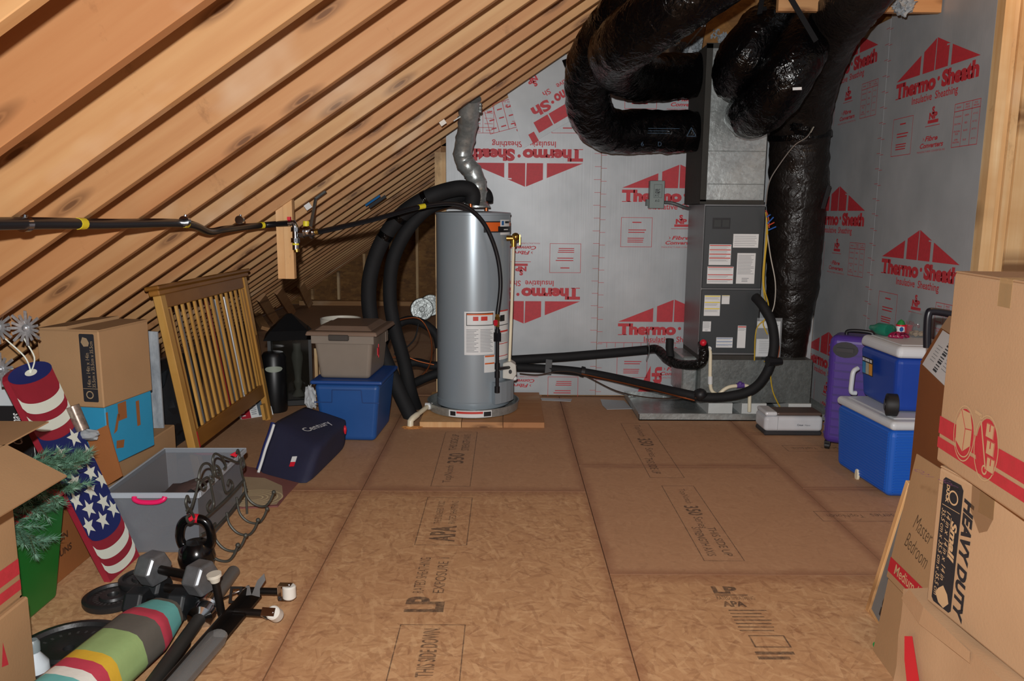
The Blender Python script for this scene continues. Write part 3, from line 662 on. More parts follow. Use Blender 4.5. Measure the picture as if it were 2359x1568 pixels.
q.cyl(PY(688, 538, Yg), PY(726, 534, Yg), .02); q.cyl(PY(692, 536, Yg-.02), PY(700, 536, Yg-.02), .03, n=8); q.lathe([(.034, -.015), (.04, 0), (.034, .02), (.02, .03)], 16, Matrix.Translation(PY(706, 533, Yg))); q.cyl(PY(714, 538, Yg-.01), PY(720, 538, Yg-.01), .027, n=8)
obj('fittings', q, M_CHROME, gm)
q = MB(); q.cyl(PY(722, 535, Yg), PY(733, 533, Yg), .017); q.cyl(PY(683, 573, Yg), PY(684, 580, Yg), .017); obj('unions', q, M_BRASS, gm)
q = MB(); q.cyl(PY(705, 524, Yg), PY(705, 509, Yg), .017); obj('regulator_cap', q, M_YELLOW, gm)
q = MB(); q.cyl(PY(681, 560, Yg), PY(681, 564, Yg), .0185); obj('tag', q, M_YELLOW, gm)
q = MB(); q.box(PY(666, 503, Yg-.01), (.018, .02, .018)); q.cyl(PY(667, 508, Yg), PY(668, 514, Yg), .006, n=8); obj('handle', q, M_REDP, gm)
rd = thing('support_rod', PY(715, 530, 4.45), 'thin steel rod bracing the gas fittings up to a rafter', 'rod')
q = MB(); a, b_ = PY(714, 528, 4.43), PR(727, 458); q.cyl(a, b_, .009, n=8); b3 = PR(750, 441); q.bar(b_, b3, .02, .012); obj('rod', q, M_GALVD, rd)
gh = thing('gas_hose', PY(950, 485, 5.0), 'black flexible gas hose looping from the manifold to the water heater', 'gas hose')
H_ = [PY(730, 535, Yg), PY(780, 524, 4.55), PY(870, 503, 4.85), PY(960, 478, 5.1), PY(1030, 468, 5.25), PY(1075, 477, 5.32), PY(1115, 515, 5.38), PY(1143, 580, 5.42), PY(1153, 650, 5.43), V((x145.x, 5.42, .79))]
q = MB(); q.tube(catmull(H_, 7), .0155, 12); obj('hose', q, M_PIPEB, gh)
hc = catmull(H_, 7); i = hc.index(near(hc, 975)); q = MB(); q.tube([hc[i]-(hc[i+1]-hc[i]).normalized()*.025, hc[i]+(hc[i+1]-hc[i]).normalized()*.025], .0168, 12); obj('tag', q, M_YELLOW, gh)
for nm, px, py, c, lab in (('paper_tag', 712, 470, 'dfe0de', 'small white paper tag stapled to a rafter'), ('paper_tag', 1020, 278, 'e6e2d8', 'tiny white square clip nailed to a rafter near the flue')):
    p = PR(px, py); q = MB(loc_rot(p+V((0, -.03, -.012)), 0, 0, -th)); q.bb(-.02, .02, -.006, 0, -.02, .015); tag(obj(nm, q, mat(c, .6)), lab, 'tag')
bc = thing('blue_card', PR(858, 470), 'small blue card tucked under the rafters near the heater', 'card')
Mb_ = frame(PR(845, 470)-V((0, .03, .02)), ux, (0, .25, 1)); q = MB(Mb_); q.bb(0, .15, 0, .075, 0, .006); obj('card', q, mat('1e6fae', .5), bc)
q = MB(Mb_); q.bb(.02, .19, -.035, -.01, 0, .006); obj('strip', q, mat('3a3f44', .5), bc)
# ---- line-set loops behind the heater
ls = thing('line_set_coil', PZ(940, 905), 'loop of black insulated refrigerant line resting on floor behind the heater', 'pipe coil')
LP = [PY(1012, 800, 6.1), PY(1004, 770, 6.12), PY(975, 745, 6.15), PY(935, 738, 6.2), PY(898, 765, 6.2), PY(880, 810, 6.2), PY(892, 855, 6.12), PY(935, 885, 6.05), PY(985, 868, 6.0), PY(1030, 850, 6.05)]
q = MB(); q.tube(catmull(LP, 6), .035, 14); obj('hose', q, M_FOAM, ls)
q = MB(); q.tube(catmull([PY(930, 838, 6.1), PY(960, 834, 6.12), PY(1000, 842, 6.1), PY(1060, 838, 6.1), PY(1180, 826, 6.1)], 5), .034, 14); obj('hose', q, M_FOAM, ls)
for i, pts in enumerate(([(885, 772), (900, 745), (960, 732), (988, 765), (995, 810), (985, 850), (955, 878)], [(905, 823), (935, 822), (965, 832), (1000, 840)])):
    q = MB(); q.tube(catmull([PY(x, y_, 6.0) for x, y_ in pts], 6), .006, 8); obj('wire', q, M_COPPER, ls)
q = MB(); q.tube(catmull([PY(x, y_, 6.02) for x, y_ in ((964, 745), (955, 780), (930, 805), (908, 816))], 6), .006, 8); obj('wire', q, M_BLK, ls)
rl = thing('pipe_reel', PZ(978, 742), 'round shiny metal duct end cap lying behind the heater', 'duct cap')
for j, (px, py, rr, yy) in enumerate(((972, 712, .145, 9.9), (992, 703, .14, 10.15))):
    c = PY(px, py, yy); M = frame(c, (1, .2, 0), (0, .1, 1)); q = MB(M)
    q.lathe([(.01, .02), (rr*.2, .02), (rr*.25, .0), (rr*.5, .0), (rr*.52, .02), (rr*.72, .02), (rr*.75, .0), (rr*.95, .0), (rr, .02), (rr, -.12)], 32); obj('cap', q, M_GALV, rl)
# ---- air handler
AH = thing('air_handler', (1.65, 5.9, .09), 'tall dark grey air handler cabinet covered in warning stickers', 'air handler')
M_CAB = mat('45494b', .4, .35, var=.06, vs=3, name='cabinet_grey')
CX0, CX1, CY0, CY1 = 1.428, 1.868, 5.7, 6.2
q = MB(); q.bb(CX0, CX1, CY0+.012, CY1, .46, 1.56); obj('cabinet', q, mat('7a7a7b', .42, .4, var=.1, vs=4, name='cabinet_side'), AH)
MF = frame((0, CY0, 0), (1, 0, 0), (0, 0, 1))
def FP(px, py): p = PY(px, py, CY0); return (p.x, p.z)
q = MB(); q.bb(CX0+.004, CX1-.002, CY0, CY0+.02, .955, 1.55); d1 = obj('access_door', q, M_CAB, AH, bevel=.004)
q = MB(); q.bb(CX0+.004, CX1-.002, CY0, CY0+.02, .475, .945); d2 = obj('access_door', q, M_CAB, AH, bevel=.004)
q = MB(); q.bb(CX0+.06, CX0+.19, CY0-.001, CY0+.0, 1.385, 1.465); vn = obj('handle_recess', q, M_BLK, d1)
q = MB(); q.bb(CX0+.07, CX0+.12, CY0-.004, CY0-.001, 1.40, 1.45); q.bb(CX0+.13, CX0+.18, CY0-.004, CY0-.001, 1.40, 1.45); obj('handle_recess_rib', q, mat('2c3030', .5), d1)
def stick(door, px0, py0, px1, py1, fn):
    a = FP(px0, py1); c = FP(px1, py0); M = frame((a[0], CY0-.0005, a[1]), (1, 0, 0), (0, 0, 1)); w_, h_ = c[0]-a[0], c[1]-a[1]
    return sticker(door, M, w_, h_, prints=fn(w_, h_))
def red_lines(rows, m=M_REDL):
    def f(w_, h_):
        return [(m, lambda b: [b.rect(.02*w_, h_*r_-.045*h_, .98*w_, h_*r_+.0*h_) for r_ in rows]), (M_PAPERINK, lambda b: [b.bars(.04*w_, max(0, h_*(r_-.19)), .95*w_, h_*(r_-.07), 3, .3, seed=int(r_*50)) for r_ in rows])]
    return f
stick(d1, 1632, 563, 1685, 610, red_lines((.97, .76, .55, .36)))
stick(d1, 1628, 614, 1690, 653, red_lines((.98, .55, .27)))
gray_txt = lambda w_, h_: [(M_PAPERINK, lambda b: (b.bars(.05*w_, .3*h_, .95*w_, .95*h_, 14, .3), b.bars(.3*w_, .05*h_, .7*w_, .2*h_, 3, .4)))]
stick(d1, 1695, 583, 1741, 653, gray_txt)
stick(d1, 1688, 539, 1748, 570, lambda w_, h_: [(M_PAPERINK, lambda b: b.bars(.05*w_, .1*h_, .95*w_, .9*h_, 6, .2, seed=4))])
stick(d2, 1621, 680, 1660, 727, red_lines((.98, .68, .37), M_YELL)); stick(d2, 1662, 680, 1681, 700, red_lines((.98,), M_YELL))
stick(d2, 1618, 740, 1638, 763, gray_txt); stick(d2, 1649, 777, 1688, 800, red_lines((.95, .62, .3), M_BLUEL)); stick(d2, 1697, 750, 1719, 801, red_lines((.97,)))
# lower return box in the pan, on foam blocks
rb = thing('return_plenum', (1.86, 5.95, .095), 'galvanized return air box supporting the dark grey air handler', 'plenum')
q = MB(); q.bb(1.452, 2.285, CY0-.005, 6.2, .096, .425); obj('box', q, M_GALVD, rb, bevel=.003)
q = MB(); q.bb(1.43, 1.90, CY0-.008, 6.2, .425, .458); obj('mastic_seam', q, mat('3a3733', .85, bump=.6, bs=40, name='mastic'), rb)
q = MB(); q.bb(1.34, 1.452, 5.80, 6.2, .12, .425); obj('side_box', q, M_GALV, rb, bevel=.01)
for x0, x1, lab in ((1.52, 1.70, 'pale foam block under the return box, next to its side box'), (1.77, 1.955, 'pale foam block under the return box, behind the dangling white drain pipe'), (2.12, 2.29, 'pale foam block under the return box, behind the white cutting machine')):
    q = MB(); q.bb(x0, x1, 5.68, 6.1, .0085, .095); tag(obj('foam_block', q, mat('c9ccca', .8, bump=.3, bs=120, name='foam_block')), lab, 'foam block', 'foam blocks under the return box')
pn = thing('secondary_drain_pan', (1.7, 5.9, 0), 'rectangular galvanized drip pan on the floor under the air handler', 'drain pan')
q = MB(); q.bb(.975, 2.44, 5.53, 6.24, .001, .008)
for a in ((.975, .979, 5.53, 6.24), (2.436, 2.44, 5.53, 6.24), (.975, 2.44, 5.53, 5.534), (.975, 2.44, 6.236, 6.24)): q.bb(*a, .001, .052)
q.bb(.97, 2.445, 5.526, 5.538, .05, .054); obj('tray', q, M_GALV, pn)
# supply plenum
sp = thing('supply_plenum', (1.63, 5.95, 1.56), 'tall galvanized supply plenum on top of the air handler', 'plenum')
q = MB(); q.bb(1.39, 1.845, 5.69, 6.18, 1.562, 2.66); pb2 = obj('box', q, M_GALV, sp, bevel=.003)
q = MB(); q.bb(1.386, 1.40, 5.686, 6.184, 1.58, 2.655)
q.bb(1.386, 1.43, 5.684, 5.692, 1.58, 2.66); q.bb(1.386, 1.848, 5.684, 6.184, 1.562, 1.592); q.bb(1.386, 1.848, 5.684, 5.70, 2.63, 2.665); obj('mastic_seam', q, mat('34332f', .85, bump=.6, bs=40, name='mastic_dark'), sp)
q = MB()
for z in (1.70, 1.93, 2.2, 2.45): q.bb(1.432, 1.842, 5.6865, 5.69, z, z+.006)
obj('crease', q, M_GALVD, sp)
# ---- condensate trap
ct = thing('condensate_trap', PZ(1725, 950), 'white plastic condensate pipe with purple-primed trap in front of air handler', 'pipe')
Yc = 5.62
q = MB(); q.tube(catmull([PY(1632, 802, Yc), PY(1636, 812, Yc), PY(1636, 840, Yc), PY(1636, 880, Yc), PY(1640, 900, Yc), PY(1654, 908, Yc), PY(1668, 897, Yc), PY(1684, 890, Yc), PY(1715, 888, Yc), PY(1725, 892, Yc), PY(1727, 905, Yc), PY(1726, 948, Yc)], 5), .0135, 12); obj('pipe', q, M_PVC, ct)
for a, b_ in ((PY(1636, 866, Yc), PY(1636, 884, Yc)), (PY(1725, 890, Yc), PY(1726, 904, Yc)), (PY(1628, 803, Yc+.04), PY(1634, 803, Yc-.01))): q = MB(); q.cyl(a, b_, .0175); obj('coupling', q, M_WHITE, ct)
q = MB(); q.cyl(PY(1697, 888, Yc), PY(1714, 887, Yc), .019); q.sphere(PY(1705, 884, Yc), .02, 10); obj('primer_stain', q, mat('5a3d8c', .5, name='purple_primer'), ct)
# ---- refrigerant lines on the wall side
r1_ = thing('upper_refrigerant_line', PY(1340, 815, 6.15), 'straight black insulated refrigerant pipe strapped across the foil wall', 'pipe')
U_ = [PY(1150, 832, 6.12), PY(1180, 829, 6.12), PY(1300, 822, 6.14), PY(1420, 812, 6.16), PY(1495, 805, 6.16)]
q = MB(); q.tube(U_, .037, 16); obj('foam_sleeve', q, M_FOAM, r1_)
q = MB(); q.tube(catmull([PY(1492, 805, 6.16), PY(1515, 805, 6.1), PY(1535, 825, 5.95), PY(1562, 838, 5.8), PY(1600, 840, 5.64), PY(1618, 832, 5.6), PY(1622, 808, 5.6), PY(1618, 792, 5.68)], 6), .036, 14, rf=lambda L, a, i: 1+.12*noise.noise(V((L*14, math.cos(a), math.sin(a))))); obj('taped_elbow', q, film('tape_wrap', '131211', .25, .8), r1_)
q = MB(); q.tube([PY(1545, 822, 5.92), PY(1542, 800, 5.92), PY(1543, 780, 5.92)], .03, 12); obj('stub', q, M_FOAM, r1_)
q = MB(); q.sphere(PY(1620, 789, 5.60), .026, 10); obj('cap', q, M_REDP, r1_)
q = MB(); p = PY(1493, 805, 6.16)
q.tube([p+V((0, .05, .13))] + [p+V((0, .045*math.sin(t), .045*math.cos(t))) for t in [PI*.3-i*PI/7 for i in range(9)]] + [p+V((0, .06, -.1))], .016, 8, flat=.2); obj('strap', q, M_GALV, r1_)
r2_ = thing('lower_refrigerant_line', PY(1450, 880, 5.8), 'sagging black insulated refrigerant pipe curving up to the air handler', 'pipe')
Lw = [PY(1190, 846, 6.1), PY(1260, 849, 6.1), PY(1330, 855, 6.08), PY(1400, 867, 6.0), PY(1480, 885, 5.8), PY(1560, 903, 5.58), PY(1620, 914, 5.5), PY(1680, 912, 5.47), PY(1735, 895, 5.46), PY(1768, 855, 5.48), PY(1783, 800, 5.5), PY(1778, 745, 5.52), PY(1758, 705, 5.56), PY(1740, 684, 5.64)]
q = MB(); q.tube(catmull(Lw, 6), .034, 16); obj('foam_sleeve', q, M_FOAM, r2_)
q = MB(); q.tube([PY(1338, 855, 6.075), PY(1346, 857, 6.075)], .043, 12); obj('tie', q, M_BLK, r2_)
q = MB(); q.bar(PY(1265, 828, 6.09), PY(1262, 862, 6.06), .05, .01, (0, 1, 0)); obj('tie', q, M_BLK, r2_)
q = MB(); q.tube([PY(1768, 832, 5.45), PY(1800, 832, 5.47)], [.04, .022], 8); obj('tie', q, M_BLK, r2_)
q = MB(); q.blob(PY(1613, 908, 5.47), .045, .3, 3, 2, 2); obj('tie', q, M_BLK, r2_)
q = MB(); q.tube(catmull([PY(1197, 860, 6.05), PY(1240, 863, 6.05), PY(1290, 855, 6.03), PY(1340, 862, 6.02), PY(1420, 900, 5.85), PY(1500, 916, 5.65), PY(1570, 916, 5.53), PY(1600, 905, 5.5)], 6), .005, 6); obj('wire', q, mat('3a2c24', .5), r2_)
q = MB(); q.tube(catmull([PY(1340, 861, 6.02), PY(1400, 874, 5.93), PY(1480, 892, 5.74), PY(1560, 912, 5.54), PY(1600, 922, 5.5)], 6), .006, 6); obj('wire', q, M_COPPER, r2_)
# ---- control wires and document pouch beside the cabinet
cw = thing('control_wires', PY(1765, 640, 5.65), 'bundle of thin yellow control wires hanging beside the air handler', 'wires')
M_YW = mat('c9a626', .5, var=.1, name='yellow_wire')
for i, pts in enumerate(([(1764, 488), (1766, 520), (1762, 580), (1757, 640), (1762, 690), (1770, 715), (1762, 735), (1742, 760), (1738, 830)], [(1766, 500), (1768, 540), (1762, 600), (1760, 660), (1770, 700), (1766, 728), (1758, 745), (1768, 770)], [(1760, 832), (1785, 836), (1800, 832), (1785, 825), (1775, 850), (1780, 900), (1798, 940)])):
    q = MB(); q.tube(catmull([PY(x, y_, 5.64-.03*(i == 2)) for x, y_ in pts], 5), .0045, 6); obj('wire', q, M_YW, cw)
for pts, c in (([(1768, 540), (1775, 590), (1786, 650), (1784, 700), (1774, 728)], 'b9b3a8'), ([(1770, 735), (1785, 770), (1795, 800), (1790, 830)], 'a8542e'), ([(1764, 484), (1770, 500), (1772, 525)], 'b34a3a')):
    q = MB(); q.tube(catmull([PY(x, y_, 5.63) for x, y_ in pts], 5), .004, 6); obj('wire', q, mat(c, .5), cw)
for (x, y_), (x2, y2), c in (((1768, 515), (1782, 500), '2f5fae'), ((1770, 530), (1788, 522), '2f5fae'), ((1769, 520), (1784, 512), 'b8482f'), ((1766, 500), (1775, 494), '2f5fae')):
    q = MB(); q.tube([PY(x, y_, 5.62), PY(x2, y2, 5.6)], .005, 6); obj('wire_nut', q, mat(c, .5), cw)
dpouch = thing('document_pouch', PY(1770, 815, 5.66), 'clear plastic pouch of white manuals hanging beside the air handler', 'pouch')
Md = frame(PY(1740, 820, 5.66), (1, 0, 0), (.05, .02, 1)); q = MB(Md); q.bb(0, .17, 0, .26, 0, .008); dq = obj('manual', q, M_WHITE, dpouch)
q = MB(Md); q.bb(.0, .085, .13, .21, .008, .012); obj('manual_cover', q, mat('3b3d40', .4), dpouch)
q = MB(Md); q.bars(.02, .02, .14, .12, 7, .25, z=.0095); q.bars(.1, .14, .16, .24, 5, .3, z=.0095); obj('print', q, M_PAPERINK, dq)
q = MB(Md); q.bb(-.005, .18, -.005, .285, .013, .0145); obj('sleeve', q, glassy('pouch_film', 'e8eef2', .16, .12), dpouch)
# ---- switch box with conduit on the foil wall
db = thing('disconnect_box', PY(1513, 450, 6.24), 'small grey electrical disconnect box on the foil wall', 'electrical box')
a, c = PY(1495, 480, 6.22), PY(1532, 416, 6.22); q = MB(); q.bb(a.x, c.x, 6.215, 6.28, a.z, c.z); dbo = obj('cover', q, mat('77827f', .45, .2, name='box_grey'), db, bevel=.004)
Mx = frame((a.x, 6.2145, a.z), (1, 0, 0), (0, 0, 1)); W_, H2 = c.x-a.x, c.z-a.z
q = MB(Mx); q.outline(W_*.27, H2*.38, W_*.83, H2*.87, .004); obj('recess_frame', q, mat('56615f', .5), dbo)
q = MB(Mx); q.text('HEAT', W_*.36, H2*.62, W_*.34, .018, z=.001, bold=.03, shear=.2); q.text('PUMP', W_*.36, H2*.53, W_*.34, .018, z=.001, bold=.03, shear=.2); q.text('A / C', W_*.34, H2*.43, W_*.3, .018, z=.001, bold=.03, shear=.3); q.text('A C-', W_*.36, H2*.24, W_*.34, .018, z=.001, bold=.03, shear=.3); obj('marker_writing', q, M_BLACKINK, dbo)
q = MB(); q.tube(catmull([PY(1530, 466, 6.25), PY(1550, 468, 6.25), PY(1575, 477, 6.22), PY(1588, 480, 6.18), PY(1600, 478, 6.1)], 5), .014, 10); obj('conduit', q, mat('5c5f60', .5, .3), db)
q = MB(); q.bb(a.x-.02, a.x, 6.23, 6.28, a.z+.02, a.z+.07); obj('hub', q, mat('56605f', .5), db)
# ---- flexible black ducts
def duct(name, pts, r, label, m=None, folds=.05, sub=7, sides=26, seed=0, straps=()):
    t = thing(name, min((V(p) for p in pts), key=lambda p: p.z), label, 'duct')
    cl = catmull(pts, sub)
    if isinstance(r, (list, tuple)):
        rr = []; n = len(r)
        for i in range(len(cl)):
            f = i/(len(cl)-1)*(n-1); k_ = min(int(f), n-2); rr.append(r[k_]+(r[k_+1]-r[k_])*(f-k_))
    else: rr = r
    def rf(L, a, i):
        d = V((math.cos(a)*1.3, math.sin(a)*1.3, L*6+seed*9))
        sp_ = V((math.cos(a+L*2)*2.0, math.sin(a+L*2)*2.0, L*15+seed))
        return 1+folds*1.5*noise.noise(sp_)+folds*1.1*noise.noise(d)-folds*.5*abs(noise.noise(V((math.cos(a)*5, math.sin(a)*5, L*11+seed*3))))
    # finer rings for crisp folds
    fine = []; fr = []
    for i in range(len(cl)-1):
        for s_ in (0, .5):
            fine.append(cl[i].lerp(cl[i+1], s_)); fr.append((rr[i]+(rr[i+1]-rr[i])*s_) if isinstance(rr, list) else rr)
    fine.append(cl[-1]); fr.append(rr[-1] if isinstance(rr, list) else rr)
    q = MB(); q.tube(fine, fr, sides, rf=rf); obj('jacket', q, m or M_DUCT, t)
    for i, (pt, top) in enumerate(straps):
        p = V(pt); q = MB(); q.bar(p, V(top), .03, .006, (0, 1, .2)); obj('strap', q, mat('08080a', .6, spec=.2, var=0), t)
    return t
def collar(t, p, d, r):
    q = MB(); d = V(d).normalized(); q.tube([V(p), V(p)+d*.035, V(p)+d*.07], [r*.9, r*.93, r*.9], 24, rf=lambda L, a, i: 1+.05*math.sin(a*23)); obj('tie_collar', q, M_DUCT, t)
t = duct('flexible_duct', [PY(1612, 304, 5.9), PY(1560, 303, 5.86), PY(1480, 303, 5.8), PY(1410, 302, 5.68), PY(1366, 270, 5.45), PY(1352, 205, 5.2), PY(1362, 140, 4.95), PY(1400, 75, 4.7), PY(1462, 0, 4.45), PY(1540, -90, 4.2)], [.14, .155, .155, .15, .147, .143, .14, .14], 'glossy black flexible duct making a C-bend off the side of the plenum', folds=.05, seed=1,
         straps=((PY(1318, 178, 5.05), PY(1300, 138, 5.3)), (PY(1362, 112, 4.75), PY(1358, 60, 4.8)), (PY(1356, 105, 4.75), PY(1336, 80, 4.95))))
collar(t, PY(1612, 304, 5.9), (-1, 0, 0), .15)
q = MB(frame(PY(1412, 302, 5.64), (1, 0, 0), (0, 0, 1)))
for x in (0, .55):
    q.poly_line([(x-.03, -.03), (x, .03), (x+.035, -.03), (x-.03, -.03)], .005)
q.text('6', .2, -.1, .02, .03); q.text('D', .32, -.1, .025, .03); q.bars(.07, -.02, .48, .03, 3, .2)
obj('jacket_print', q, ink('duct_print', '4a6a86', .5, .5), t)
t = duct('flexible_duct', [PY(1612, 172, 5.92), PY(1560, 176, 5.86), PY(1490, 178, 5.68), PY(1440, 162, 5.2), PY(1418, 130, 4.65), PY(1450, 90, 4.3), PY(1512, 40, 4.1), PY(1590, -15, 3.95), PY(1690, -90, 3.85)], [.15, .165, .165, .16, .158, .16, .165], 'glossy black flexible duct doubling back towards the ceiling in a hairpin', folds=.045, seed=3)
collar(t, PY(1612, 172, 5.92), (-1, 0, 0), .16)
q = MB(); q.tube([PY(1517, 36, 4.09), PY(1524, 31, 4.08)], .170, 26); obj('tape_band', q, M_DUCT, t)
t = duct('flexible_duct', [PY(1705, 175, 5.69), PY(1702, 178, 5.5), PY(1706, 165, 5.25), PY(1722, 125, 5.08), PY(1752, 85, 5.1), PY(1795, 50, 5.25), PY(1850, 10, 5.4), PY(1890, -50, 5.5)], [.14, .17, .175, .17, .16, .15], 'crumpled black flexible duct bulging from the front of the plenum', folds=.085, seed=5,
         straps=((PY(1745, 60, 4.98), PY(1755, 0, 4.98)), (PY(1768, 70, 4.98), PY(1760, 16, 5.0))))
t = duct('flexible_duct', [PY(1712, 262, 5.69), PY(1716, 264, 5.5), PY(1740, 262, 5.2), PY(1785, 220, 4.95), PY(1820, 160, 4.85), PY(1848, 105, 4.92), PY(1872, 60, 5.08), PY(1905, 0, 5.25)], [.12, .14, .16, .165, .165, .15, .14], 'black flexible duct with a small white tag in front of the plenum', folds=.05, seed=8,
         straps=((PY(1880, 95, 4.7), PY(1818, -10, 4.7)),))
q = MB(frame(PY(1826, 208, 4.672), (1, 0, .05), (0, .2, 1))); q.bb(0, .052, 0, .016, 0, .003); obj('tag', q, M_WHITE, t)
t = duct('return_duct', [PY(1812, 822, 5.92), PY(1814, 780, 5.92), PY(1822, 700, 5.92), PY(1828, 610, 5.92), PY(1832, 500, 5.92), PY(1838, 400, 5.9), PY(1842, 310, 5.86), PY(1858, 220, 5.65), PY(1882, 140, 5.35), PY(1925, 60, 4.95), PY(1985, -20, 4.5), PY(2060, -110, 4.2)], [.13, .15, .185, .2, .21, .215, .20, .19, .175, .168, .16], 'long black flexible return duct dropping vertically beside the air handler', M_DUCT2, folds=.04, seed=11, sub=8)
q = MB(); q.blob(PY(1850, 288, 5.63), .075, .45, 4, 3, 3, (1.2, .5, .9)); obj('tape_knot', q, M_DUCT, t)
q = MB(); q.tube([PY(1842, 318, 5.865), PY(1842, 305, 5.86)], .222, 28); obj('tape_band', q, M_DUCT, t)
q = MB(); q.bar(PY(1895, 480, 5.75), PY(1910, 428, 5.7), .03, .01, (0, 1, 0)); obj('strap_end', q, M_BLK, t)
wi = thing('thermostat_wire', PY(1850, 330, 5.6), 'thin grey wire drooping over the return duct', 'wire')
q = MB(); q.tube(catmull([PY(1950, 80, 5.3), PY(1940, 160, 5.4), PY(1925, 210, 5.5), PY(1885, 265, 5.6), PY(1862, 312, 5.6), PY(1830, 335, 5.58), PY(1795, 380, 5.58), PY(1772, 420, 5.6), PY(1764, 470, 5.62)], 6), .004, 6); obj('wire', q, mat('77706a', .5), wi)
q = MB(); q.bar(PY(1866, 306, 5.58), PY(1874, 292, 5.58), .02, .006); obj('paper_tag', q, mat('8b857a', .7), wi)
# insulation tufts at the top of the walls
M_TUFT = mat('8a9196', .9, var=.2, vs=30, bump=.8, bs=80, name='glass_wool')
for i, (px, py, yy, r, lab) in enumerate(((1645, 72, 5.95, .075, 'insulation tuft beside the plywood above the plenum'), (1668, 90, 5.9, .05, 'insulation tuft resting on top of the plenum'), (1615, 105, 6.15, .075, 'insulation tuft behind the plenum corner'), (1572, 112, 6.2, .055, 'insulation tuft on the top plate of the foil wall'), (1998, 45, 5.2, .06, 'insulation tuft between the return duct and right wall'), (2082, 10, 4.68, .07, 'insulation tuft at the end of the ceiling joist'))):
    q = MB(); q.blob(PY(px, py, yy), r*.8, .45, 4.5, 4, i+2); tag(obj('insulation_tuft', q, M_TUFT), 'pale fibrous '+lab, 'insulation', 'insulation tufts by the ceiling')
q = MB(); q.cyl(PY(1648, 28, 5.7), PY(1578, 110, 6.1), .006, n=6); tag(obj('metal_rod', q, M_GALV), 'thin metal wire running up past the insulation above the plenum', 'wire')
# scraps of foil paper on the floor
for (pts, lab) in (([(1245, 917), (1318, 919), (1315, 925), (1248, 922)], 'narrow torn strip of silver foil on the floor by the wall'), ([(1383, 920), (1438, 923), (1456, 942), (1398, 943), (1388, 934)], 'torn scrap of silver foil on the floor by the drip pan')):
    pp = [PZ(x, y_, .002) for x, y_ in pts]; q = MB(); q.prism([(p.x, p.y) for p in pp], .003, Matrix.Translation((0, 0, .002))); tag(obj('foil_scrap', q, M_FOIL), lab, 'scrap')
# ================================================================== RIGHT-HAND PILE
def face_frame(x, y, z, a): return frame((x, y, z), (math.sin(a), -math.cos(a), 0), (0, 0, 1))   # origin: far lower corner of the face that looks left
def carton(t, M, L, h, W_, m, tape=True):
    q = MB(M); q.bb(0, L, 0, h-.004, -W_, 0); body = obj('body', q, m, t, bevel=.006, segs=2)
    for x0, x1 in ((.001, L/2-.002), (L/2+.002, L-.001)):
        q = MB(M); q.bb(x0, x1, h-.0045, h, -W_+.001, -.001); obj('flap', q, m, t, bevel=.002)
    if tape:
        q = MB(M); q.bb(L/2-.025, L/2+.025, h, h+.0006, -W_, .0005); q.bb(L/2-.025, L/2+.025, h-.06, h, .0, .0006); obj('tape', q, glassy('clear_tape', 'c9a878', .45, .2), t)
    return body
# bottom crumpled carton
MBx = face_frame(1.05, 1.915, 0, rad(1))
t = thing('moving_carton', (1.3, 1.6, 0), 'crumpled tan cardboard carton with red tape at the bottom of the box stack', 'box')
q = MB(MBx); n = 10; L, h, W_ = .62, .525, .45
vs = []; fs = []
def crump(u, v, w_):
    k_ = noise.noise(V((u*7, v*7, w_*7)))*.016; return V((u+k_*.4, v+(k_*.8 if v > .2 else 0), w_+k_))
def sheet(fn, a, b):
    o = len(vs)
    for i in range(a+1):
        for j in range(b+1): vs.append(crump(*fn(i/a, j/b)))
    for i in range(a):
        for j in range(b): fs.append((o+i*(b+1)+j, o+(i+1)*(b+1)+j, o+(i+1)*(b+1)+j+1, o+i*(b+1)+j+1))
sheet(lambda i, j: (i*L, j*h, .0), 14, 12); sheet(lambda i, j: (i*L, h, -j*W_), 14, 10); sheet(lambda i, j: (0, i*h, -j*W_), 12, 10); sheet(lambda i, j: (L, j*h, -i*W_), 10, 12)
q.add(vs, fs, True); obj('body', q, M_KRAFT, t)
q = MB(MBx); q.add([crump(*p) for p in ((0, .50, .004), (.05, .55, .012), (.12, .535, .01), (.3, .528, .008), (.3, .50, .006), (.1, .48, .006))], [(0, 5, 2, 1), (5, 4, 3, 2)]); obj('torn_flap', q, M_KRAFT, t)
q = MB(MBx); q.flat([(.05, .42), (.085, .44), (.20, .22), (.17, .16), (.14, .16), (.06, .36)], .014); obj('red_tape', q, M_REDP, t)
# heavy duty carton
MHD = face_frame(1.07, 1.842, .532, rad(4)); S14 = .356
t = thing('moving_carton', (1.25, 1.66, .53), 'tan cardboard carton printed HEAVY DUTY in black on its side, mid-stack', 'box')
bd = carton(t, MHD, S14, S14, S14, M_KRAFT)
q = MB(MHD); q.flat([(.022, .328), (.030, .336), (.088, .336), (.098, .326), (.098, .022), (.09, .014), (.03, .014), (.022, .022)], .001); bp = obj('print_panel', q, M_BLACKINK, bd)
TXT = frame((.0, S14, 0), (0, -1, 0), (1, 0, 0))       # text runs downwards
q = MB(MHD); q.text('HEAVY DUTY', .045, .104, .30, .036, z=.0012, M=TXT, bold=.05, shear=.2); obj('print', q, M_BLACKINK, bd)
M_TANP = mat('c3a27a', .8, var=.03, name='tan_print')
q = MB(MHD); 
q.text('Small', .115, .068, .10, .022, z=.0016, M=TXT, bold=.04, shear=.2); q.rect(.11, .0655, .21, .0672, .0016, TXT)
q.text('14 in x 14 in x 14 in', .10, .048, .175, .015, z=.0016, M=TXT, shear=.2); q.text('35.5 cm x 35.5 cm x 35.5 cm', .098, .029, .225, .0145, z=.0016, M=TXT, shear=.2)
